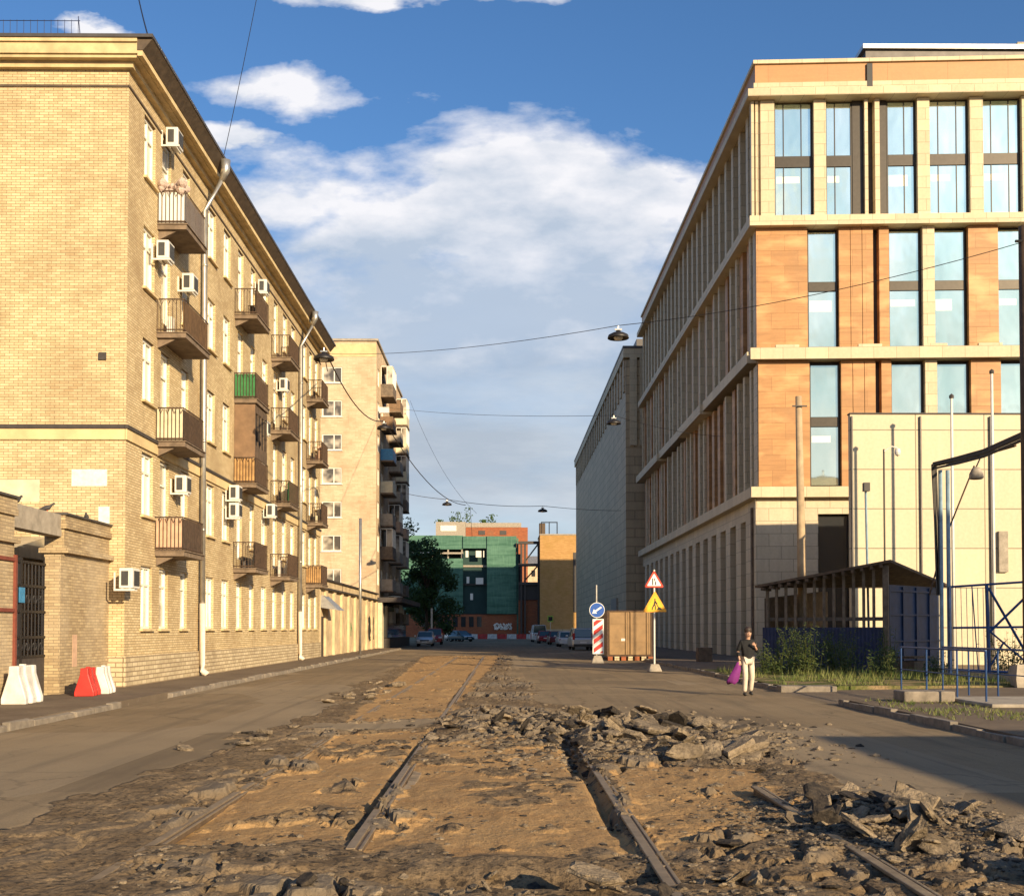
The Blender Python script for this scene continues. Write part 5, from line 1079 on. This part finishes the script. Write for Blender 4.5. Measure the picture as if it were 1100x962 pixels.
for (cz, s, ca, cb_) in [(1.7+(676-625.5)/27, .80, 'sign_red', 'sign_white'), (1.7+(676-650.5)/27, .98, 'sign_orange', 'sign_yellow')]:
    c_ = (X0+(.02 if s > .9 else -.01), cz); yf = Ys-.06
    o = MB().prism(rtri(c_, s, yf), (0, 0, 0), (0, .02, 0)).build('sign_plate', ca, TS); o['label'] = 'orange roadworks warning triangle' if s > .9 else 'white warning triangle with red border'
    MB().prism(rtri(c_, s, yf, .72, .04), (0, -.004, 0), (0, -.0005, 0)).build('sign_face', cb_, o)
    k = MB(); y_ = yf-.008
    if s < .9:   # road narrows on the right
        def pl(pts): k.prism([(c_[0]+a*s, y_, c_[1]+b2*s) for a, b2 in pts], (0, 0, 0), (0, .003, 0))
        pl([(-.10, -.17), (-.045, -.17), (-.045, .17), (-.10, .17)]); pl([(.045, -.17), (.10, -.17), (.10, -.06), (.045, .02)]) ; pl([(.0, .17), (.045, .17), (.045, .06), (.0, .10)]); pl([(.045, .02), (.10, -.06), (.10, -.02), (.0, .10), (.0, .06)])
    else:
        def pl(pts): k.prism([(c_[0]+a*s, y_, c_[1]+b2*s) for a, b2 in pts], (0, 0, 0), (0, .003, 0))
        pl([(.0+.035*math.cos(i), .22+.035*math.sin(i)) for i in [0, .8, 1.6, 2.4, 3.1, 3.9, 4.7, 5.5]])
        pl([(-.06, .02), (.0, .0), (.035, .17), (-.02, .19)]); pl([(-.06, .02), (-.01, .0), (-.08, -.12), (-.10, -.2), (-.14, -.2), (-.12, -.1)]); pl([(-.03, .02), (.02, .01), (.04, -.1), (.03, -.2), (-.01, -.2), (-.0, -.09)]); pl([(.02, .16), (.11, .06), (.09, .04), (.01, .10)]); pl([(.0, .12), (.03, .13), (.17, -.12), (.14, -.14)]); pl([(.07, -.2), (.30, -.2), (.24, -.12), (.17, -.08), (.11, -.13)])
    k.build('symbol', 'sign_black', o)
KS = thing('keep_left_sign', 'blue round arrow sign above a red and white striped board', 'road sign', (4.67, 56.2, 0)); X0, Ys = 4.67, 56.2; s = 21.7
MB().tube([(X0-.02, Ys+.05, .1), (X0-.02, Ys+.05, 1.7+(676-629)/s)], .035, 8).build('pole', 'steel_pipe', KS)
MB().hexa([(X0-.3, Ys-.25, 0), (X0+.34, Ys-.25, 0), (X0+.34, Ys+.35, 0), (X0-.3, Ys+.35, 0), (X0-.15, Ys-.12, .38), (X0+.2, Ys-.12, .38), (X0+.2, Ys+.2, .38), (X0-.15, Ys+.2, .38)]).build('foot', 'concrete', KS, bevel=.03)
cz = 1.7+(676-656)/s; rd = .38
def disc(c_, r_, y0, y1, n=28): return MB().prism([(c_[0]+r_*math.cos(2*math.pi*i/n), 0, c_[1]+r_*math.sin(2*math.pi*i/n)) for i in range(n)], (0, y0, 0), (0, y1, 0))
o = disc((X0, cz), rd, Ys-.03, Ys).build('round_plate', 'sign_white', KS); disc((X0, cz), rd*.93, Ys-.036, Ys-.031).build('sign_face', 'sign_blue', o)
k = MB(); a = R(215)
def ar(pts): k.prism([(X0+math.cos(a)*p-math.sin(a)*q_, 0, cz+math.sin(a)*p+math.cos(a)*q_) for p, q_ in pts], (0, Ys-.043, 0), (0, Ys-.038, 0))
ar([(-.26, -.04), (.10, -.04), (.10, .04), (-.26, .04)]); ar([(.10, -.13), (.29, 0), (.10, .13)]); k.build('arrow', 'sign_white', o)
bz0, bz1 = 1.7+(676-703)/s, 1.7+(676-665.5)/s; bx0, bx1 = X0-.22, X0+.33
o = MB().box(bx0, bx1, Ys-.04, Ys-.01, bz0, bz1).build('striped_board', 'sign_white', KS)
k = MB(); H_ = bz1-bz0; n_ = 4; m0 = .045
for i in range(-1, n_+1):
    zc = bz0+m0+i*H_/n_*1.0; sl = .34; poly = [(bx0+m0, zc), (bx1-m0, zc+sl), (bx1-m0, zc+sl+H_/n_*.52), (bx0+m0, zc+H_/n_*.52)]
    zmin, zmax = bz0+m0, bz1-m0
    def clip(poly, zc_, keep):
        out = []
        for j in range(len(poly)):
            p, q_ = poly[j], poly[(j+1) % len(poly)]; ip = keep(p[1]); iq = keep(q_[1])
            if ip: out.append(p)
            if ip != iq: f = (zc_-p[1])/(q_[1]-p[1]); out.append((p[0]+f*(q_[0]-p[0]), zc_))
        return out
    poly = clip(poly, zmin, lambda z: z >= zmin)
    if len(poly) >= 3: poly = clip(poly, zmax, lambda z: z <= zmax)
    if len(poly) >= 3: k.prism([(p[0], 0, p[1]) for p in poly], (0, Ys-.046, 0), (0, Ys-.0405, 0))
k.build('stripes', 'barrier_red', o)
MB().box(9.4, 10.1, 54.6, 55.2, .1, .8).build('wooden_crate', 'old_wood', bevel=.02, label='small brown crate on the pavement beside the office colonnade', cat='crate')
MB().lathe((11.2, 47, .1), [(.01, 0), (.34, 0), (.36, .35), (.34, .7), (.36, 1.0), (.3, 1.05), (.01, 1.05)], 16).build('red_drum', 'barrier_red', label='red drum behind the walking man', cat='drum')

# ------------------------------------------------------------------ cars
def car(paint, kind, loc, rz, label, group):
    t = thing('parked_car', label, 'van' if kind == 'van' else 'car', loc, rz, group=group, local=True)
    if kind == 'suv': L, Wd, H, belt, hood, c0, c1, r0, r1 = 4.5, 1.84, 1.75, 1.05, 1.05, -2.15, 1.15, -1.95, .5
    elif kind == 'van': L, Wd, H, belt, hood, c0, c1, r0, r1 = 5.0, 1.95, 2.2, 1.25, 1.15, -2.45, 1.9, -2.42, 1.1
    else: L, Wd, H, belt, hood, c0, c1, r0, r1 = 4.4, 1.74, 1.46, .93, .88, -1.95, 1.15, -1.25, .35
    hl = L/2; w = Wd/2
    def ring(y, zt_, k=1., zb=.28): x = w*k; return [(-x*.93, y, zb), (x*.93, y, zb), (x, y, zb+.15), (x*1.0, y, zt_-.22), (x*.95, y, zt_-.04), (x*.86, y, zt_), (-x*.86, y, zt_), (-x*.95, y, zt_-.04), (-x*1.0, y, zt_-.22), (-x, y, zb+.15)]
    tail = belt if kind != 'sedan' else belt-.02
    MB().loft([ring(-hl, tail-.2, .86), ring(-hl+.08, tail-.06, .94), ring(-hl+.4, tail, 1.), ring(c1-.2, belt, 1.), ring(c1+.3, belt-.03, 1.), ring(hl-.55, hood-.10, .98), ring(hl-.15, hood-.22, .92), ring(hl, hood-.38, .84)]).build('body', paint, t, smooth=False, bevel=.03)
    def gr(y, z, k): return [(-w*k, y, belt-.05), (w*k, y, belt-.05), (w*k*(1-.16*(z-belt)), y, z), (-w*k*(1-.16*(z-belt)), y, z)]
    k9 = H-.05
    MB().loft([[(-w*.84, c0, belt-.03), (w*.84, c0, belt-.03), (w*.80, c0+.02, belt), (-w*.80, c0+.02, belt)], [(-w*.90, c0+.05, belt-.03), (w*.90, c0+.05, belt-.03), (w*.72, r0, k9), (-w*.72, r0, k9)], [(-w*.92, r1, belt-.03), (w*.92, r1, belt-.03), (w*.74, r1, k9), (-w*.74, r1, k9)], [(-w*.86, c1+.1, belt-.03), (w*.86, c1+.1, belt-.03), (w*.82, c1+.02, belt), (-w*.82, c1+.02, belt)]]).build('cabin_glass', 'car_glass', t)
    rf = MB(); rf.loft([[(-w*.74, r0-.04, k9-.03), (w*.74, r0-.04, k9-.03), (w*.66, r0, k9+.04), (-w*.66, r0, k9+.04)], [(-w*.76, r1+.04, k9-.03), (w*.76, r1+.04, k9-.03), (w*.68, r1, k9+.04), (-w*.68, r1, k9+.04)]]); rf.build('roof', paint, t, bevel=.02)
    pl_ = MB()
    for sx_ in (-1, 1):
        pl_.tube([(sx_*w*.87, c0+.04, belt-.02), (sx_*w*.74, r0, k9)], .05, 5); pl_.tube([(sx_*w*.88, c1+.08, belt-.02), (sx_*w*.75, r1, k9)], .035, 5); pl_.tube([(sx_*w*.91, (r0+r1)/2, belt-.02), (sx_*w*.745, (r0+r1)/2, k9)], .035, 5)
    pl_.build('pillars', paint, t)
    if kind == 'van': MB().loft([[(-w*.93, c0+.1, belt), (w*.93, c0+.1, belt), (w*.76, r0+.06, k9), (-w*.76, r0+.06, k9)], [(-w*.94, .4, belt), (w*.94, .4, belt), (w*.775, .4, k9), (-w*.775, .4, k9)]]).build('cargo_panel', paint, t)
    for sx_ in (-1, 1):
        for y_ in (-hl+.85, hl-.85):
            o = MB().lathe((sx_*(w-.2), y_, .32), [(.2, -.1), (.32, -.1), (.33, -.06), (.33, .06), (.32, .1), (.2, .1), (.2, -.1)], 18, 'x').build('wheel', 'tyre', t, smooth=False); MB().lathe((sx_*(w-.2), y_, .32), [(.01, .085*sx_), (.2, .07*sx_), (.2, -.05)], 14, 'x').build('rim', 'rim', o)
        MB().box(sx_*w*.72-.17, sx_*w*.72+.17, hl-.16, hl-.035, hood-.36, hood-.22).build('headlight', 'clear_light', t, bevel=.02)
        z0, z1 = (belt-.05, belt+.45) if kind == 'suv' else (belt-.28, belt-.1); MB().box(sx_*w*.83-.1, sx_*w*.83+.1, -hl-.0, -hl+.12, min(z0, belt-.22), z1-.1 if kind != 'suv' else belt+.3).build('tail_light', 'red_light', t, bevel=.02)
        MB().box(sx_*(w+.09)-.09, sx_*(w+.09)+.09, c1-.25, c1-.1, belt, belt+.14).build('mirror', paint, t, bevel=.02)
    MB().box(-.26, .26, -hl-.02, -hl+.02, .56, .68).build('number_plate', 'sign_white', t); MB().box(-.26, .26, hl-.01, hl+.02, .38, .5).build('number_plate', 'sign_white', t)
    MB().box(-w*.5, w*.5, hl-.09, hl+.005, .5, .62).build('front_grille', 'black_metal', t); MB().box(-w*.86, w*.86, -hl-.04, -hl+.1, .3, .5).build('bumper', 'bag' if kind == 'suv' else paint, t, bevel=.03)
    return t
G1, G2 = 'cars parked along the right kerb', 'cars parked on the left in the shade'
def cp(x, y): s = (y-676)/1.7; return ((x-540)/s, 1220/s, 0)
car('car_silver', 'suv', (6.3, 92, 0), R(2), 'silver off road car seen from behind, nearest in the right row', G1)
car('car_white', 'sedan', (6.0, 108, 0), R(2), 'white car seen from behind, second in the right row', G1)
car('car_darkred', 'sedan', (5.7, 122, 0), R(2), 'dark red car, third in the right row', G1)
car('car_red', 'sedan', (4.9, 133, 0), R(2), 'bright red car half hidden in front of the white van', G1)
car('car_white', 'van', (4.6, 146, 0), R(2), 'white van at the far end of the right row', G1)
car('car_silver', 'sedan', (-7.6, 112, 0), R(181), 'silver car facing the camera on the left side', G2)
car('car_red', 'suv', (-7.4, 124, 0), R(181), 'red car parked right behind the silver one on the left', G2)
car('car_blue', 'sedan', (-5.6, 152, 0), R(215), 'dark blue car turned sideways further down the street', G2)
car('car_white', 'sedan', (-6.8, 160, 0), R(200), 'white car farthest away beneath the trees', G2)

# ------------------------------------------------------------------ wires and hanging lamps
def sag(a, b_, s, n=14): a, b_ = Vector(a), Vector(b_); return [a.lerp(b_, i/n)-Vector((0, 0, s*4*(i/n)*(1-i/n))) for i in range(n+1)]
def wire(pts, r_, lab): return MB().tube(pts, r_, 5).build('overhead_wire', 'black_metal', label=lab, cat='overhead wire')
def lamp(x, y, z, d, lab):
    t = thing('hanging_lamp', lab, 'street lamp', (x, y, z), group='black bowl lamps hung over the street', local=True)
    MB().lathe((0, 0, 0), [(.02, .26), (.07, .26), (.09, .20), (.2, .17), (.33, .10), (.36, .0), (.35, -.015), (.30, .03), (.02, .12)], 20).build('shade', 'black_metal', t, smooth=True)
    k = MB(); k.box(-.12, .12, -.03, .03, .26, .31); k.tube([(0, 0, .3), (0, 0, .42)], .015, 5); k.build('hanger', 'steel_pipe', t); MB().lathe((0, 0, 0), [(.01, -.06), (.12, -.05), (.16, .02), (.1, .07)], 12).build('bulb', 'ac_white', t, smooth=True)
la = pt(665, 362, 37.5); lb_ = pt(347, 386, 39.); lc = pt(412, 461, 56.5); ld = pt(660, 455, 56.5); le = pt(480, 543, 84.); lf_ = pt(583, 550, 84.)
for p, lab in [(la, 'black bowl lamp above the road at the right, nearest and largest'), (lb_, 'black bowl lamp hanging beside the yellow house cornice end'), (lc, 'black bowl lamp before the nine storey block'), (ld, 'black bowl lamp before the grey hall wall'), (le, 'small far bowl lamp left of the vanishing point'), (lf_, 'small far bowl lamp over the netted building, right')]: lamp(p.x, p.y, p.z, .7, lab)
up_ = Vector((0, 0, .42))
wire(sag((-10.25, 62.5, 16.9), la+up_, .35)+sag(la+up_, (14.6, 31.3, 12.5), .3)[1:], .012, 'long wire carrying the nearest lamp between the yellow house and the brown pole')
wire(sag((-9.6, 62, 15.8), lb_+up_, .1)+sag(lb_+up_, lc+up_, .8)[1:]+sag(lc+up_, pt(500, 543, 84), 1.0)[1:], .025, 'drooping cable running down the street from lamp to lamp on the left')
wire(sag((-10.4, 95, pt(430, 452, 95).z+1.2), ld+up_, .3)+sag(ld+up_, (13.7, 70, 13.6), .2)[1:], .012, 'wire carrying the lamp before the grey hall')
wire(sag(pt(425, 528, 95), le+up_, .1)+sag(le+up_, lf_+up_, .2)[1:]+sag(lf_+up_, (12.3, 118, 14), .1)[1:], .02, 'far cross wire with two small lamps')
wire(sag(pt(278, -40, 42), (-9.6, 38.4, 17.4), .15), .012, 'thin wire rising from the near downpipe out of the top of the view')
wire(sag(pt(140, -30, 50), (-9.75, 31.5, 17.7), .25), .025, 'thick dark cable reaching the near roof corner')
wire(sag(pt(440, 430, 100), pt(512, 552, 90), 1.2), .012, 'faint thin wire crossing the sky above the street end')
wire([pt(505, 545, 84), pt(507, 577, 84)], .015, 'short wire hanging down at the cable knot')

# ------------------------------------------------------------------ person
PX, PY = 6.24, 28.9
PE = thing('person', 'man in black top and cream trousers walking with a magenta cloth', 'person', (PX, PY, 0), R(8), local=True)
def skin(name, verts, edges, rad, mat, parent, sub=2, root=0):
    me = bpy.data.meshes.new(name); me.from_pydata(verts, edges, []); me.materials.append(M(mat)); o = bpy.data.objects.new(name, me); COL.objects.link(o); o.parent = parent
    if not me.skin_vertices: 
        bm = bmesh.new(); bm.from_mesh(me); bm.verts.layers.skin.new() if not bm.verts.layers.skin else None; bm.to_mesh(me); bm.free()
    sv = me.skin_vertices[0].data
    for i, r_ in enumerate(rad): r_ = r_ if isinstance(r_, tuple) else (r_, r_); sv[i].radius = r_
    sv[root].use_root = True
    o.modifiers.new('skin', 'SKIN').use_smooth_shade = True; m_ = o.modifiers.new('sub', 'SUBSURF'); m_.levels = sub; m_.render_levels = sub; return o
H = 1.0
# faces -Y (towards the camera); x negative is image left
J = {'pel': (0, 0, .93), 'wst': (0, .01, 1.07), 'che': (0, .0, 1.26), 'nk': (0, -.01, 1.42), 'nk2': (0, -.03, 1.48), 'hd': (0, -.05, 1.56), 'hd2': (0, -.045, 1.64),
     'shL': (-.17, 0, 1.37), 'elL': (-.25, .03, 1.11), 'wrL': (-.25, -.10, .90), 'shR': (.17, 0, 1.37), 'elR': (.26, .02, 1.12), 'wrR': (.13, -.20, 1.24),
     'hpL': (-.09, 0, .90), 'knL': (-.10, -.10, .50), 'anL': (-.10, -.03, .09), 'toL': (-.11, -.17, .04), 'hpR': (.09, 0, .90), 'knR': (.11, -.01, .49), 'anR': (.12, .14, .11), 'toR': (.13, .02, .035)}
def sk(name, keys, edges, rad, mat, parent=PE, sub=2):
    ix = {k: i for i, k in enumerate(keys)}; return skin(name, [J[k] for k in keys], [(ix[a], ix[b_]) for a, b_ in edges], rad, mat, parent, sub)
sk('body', ['pel', 'wst', 'che', 'nk', 'nk2', 'hd', 'hd2', 'shL', 'elL', 'wrL', 'shR', 'elR', 'wrR', 'hpL', 'knL', 'anL', 'hpR', 'knR', 'anR'],
   [('pel', 'wst'), ('wst', 'che'), ('che', 'nk'), ('nk', 'nk2'), ('nk2', 'hd'), ('hd', 'hd2'), ('che', 'shL'), ('shL', 'elL'), ('elL', 'wrL'), ('che', 'shR'), ('shR', 'elR'), ('elR', 'wrR'), ('pel', 'hpL'), ('hpL', 'knL'), ('knL', 'anL'), ('pel', 'hpR'), ('hpR', 'knR'), ('knR', 'anR')],
   [.11, .11, .12, .055, .05, (.085, .095), (.085, .10), .05, .038, .026, .05, .038, .026, .075, .05, .035, .075, .05, .035], 'skin')
sk('top', ['wst', 'che', 'nk', 'shL', 'elL', 'shR', 'elR', 'pel'], [('pel', 'wst'), ('wst', 'che'), ('che', 'nk'), ('che', 'shL'), ('shL', 'elL'), ('che', 'shR'), ('shR', 'elR')], [(.15, .125), (.165, .13), .075, .07, .058, .07, .058, (.15, .13)], 'black_cloth')
skin('sleeve', [J['elR'], (.19, -.1, 1.18)], [(0, 1)], [.056, .05], 'black_cloth', PE); skin('sleeve', [J['elL'], (-.25, -.05, .98)], [(0, 1)], [.056, .05], 'black_cloth', PE)
sk('trousers', ['pel', 'hpL', 'knL', 'anL', 'hpR', 'knR', 'anR'], [('pel', 'hpL'), ('hpL', 'knL'), ('knL', 'anL'), ('pel', 'hpR'), ('hpR', 'knR'), ('knR', 'anR')], [(.125, .11), .088, .072, .062, .088, .072, .062], 'cream_cloth')
for a, b_ in (('anL', 'toL'), ('anR', 'toR')):
    p, q_ = Vector(J[a]), Vector(J[b_]); skin('shoe', [tuple(p+Vector((0, .04, -.04))), tuple((p+q_)/2+Vector((0, 0, -.025))), tuple(q_)], [(0, 1), (1, 2)], [.045, .045, .035], 'shoe', PE)
hr = MB(); hr.lathe((0, -.02, 1.66), [(.088, -.05), (.102, .0), (.098, .045), (.07, .08), (.01, .095)], 14); o = hr.build('hair', 'hair', PE, smooth=True); md = o.modifiers.new('s', 'SUBSURF'); md.render_levels = 1
k = MB()
k.prism([(-.02, -.15, 1.555), (.02, -.15, 1.555), (.0, -.15, 1.61)], (0, 0, 0), (0, .05, 0)); k.build('nose', 'skin', PE)
k = MB()
for sx_ in (-1, 1): k.lathe((sx_*.036, -.137, 1.615), [(.001, -.012), (.013, -.006), (.014, .006), (.001, .012)], 8, 'y')
k.box(-.03, .03, -.146, -.13, 1.515, 1.525); k.build('eyes_and_mouth', 'hair', PE)
for w_, dr, nm in (('wrL', Vector((0, -.25, -1)), 'L'), ('wrR', Vector((-.55, -.25, .75)), 'R')):
    p = Vector(J[w_]); d = dr.normalized(); sd = d.cross(Vector((0, 1, 0))).normalized(); vs = [tuple(p), tuple(p+d*.05), tuple(p+d*.085)]; ed = [(0, 1), (1, 2)]; rd_ = [.026, (.034, .02), (.034, .018)]
    for i in range(4):
        b0 = p+d*.085+sd*(i-1.5)*.02; ln = [.06, .07, .066, .052][i]; k0 = len(vs); vs += [tuple(b0), tuple(b0+d*ln*.55), tuple(b0+d*ln*.8+Vector((0, .03, 0)))]; ed += [(2, k0), (k0, k0+1), (k0+1, k0+2)]; rd_ += [.010, .009, .008]
    b0 = p+d*.03-sd*.03; k0 = len(vs); vs += [tuple(b0), tuple(b0-sd*.025+d*.04)]; ed += [(1, k0), (k0, k0+1)]; rd_ += [.011, .009]; skin('hand', vs, ed, rd_, 'skin', PE, 1)
MG = thing('magenta_cloth', 'magenta cloth hanging from the walking man\'s hand', 'cloth', (PX-.27, PY-.15, .38), local=True)
k = MB(); rings = []
for i, (z, wd, xx) in enumerate([(.48, .03, 0), (.40, .06, -.01), (.28, .10, -.04), (.15, .13, -.09), (.0, .15, -.15), (-.06, .11, -.17)]):
    rings.append([(xx+wd*math.cos(a)*(1+.18*math.sin(3*a)), .35*wd*math.sin(a)*(1+.3*math.cos(4*a)), z+.03*math.sin(2*a)*(i > 2)) for a in [j*2*math.pi/14 for j in range(14)]])
k.loft(rings); k.build('fabric', 'magenta_cloth', MG, smooth=True)

# ------------------------------------------------------------------ unseen blocks added to cast shade on the near right corner
BH = thing('corner_shade_block', 'added brick block outside the view, casting shade on the right lane', 'house', (19, -4, 0))  # added out of view; sized for the shadow tongue on the lane
MB().box(14.4, 24, -16, 4, .1, 4.95).build('wall', 'left_brick', BH); MB().box(14.2, 24.2, -16.2, 4.2, 4.95, 5.25).build('roof', 'roof_metal', BH)
for i in range(4): MB().box(14.35, 14.42, -14+i*4.4, -12.4+i*4.4, 1.2, 3.2).build('window', 'dark_glass', BH)

t = thing('tall_shade_block', 'added brick block outside the view, placed to shade the shed', 'house', (33, 10, 0))  # added occluder, height set so its shadow covers the shed
MB().box(37.0, 41.3, 6, 10, .1, 17.0).build('wall', 'left_brick', t); MB().box(33.4, 36.998, 5.8, 10.2, .1, 17.0).build('shade_block_wing', 'left_brick', t); MB().box(33.2, 41.4, 5.6, 10.4, 17.0, 17.3).build('roof', 'roof_metal', t)
for j in range(3):
    for i in range(3): MB().box(33.9+i*2.4, 35.1+i*2.4, 5.75, 6.02, 2+j*3.6, 4+j*3.6).build('window', 'dark_glass', t)
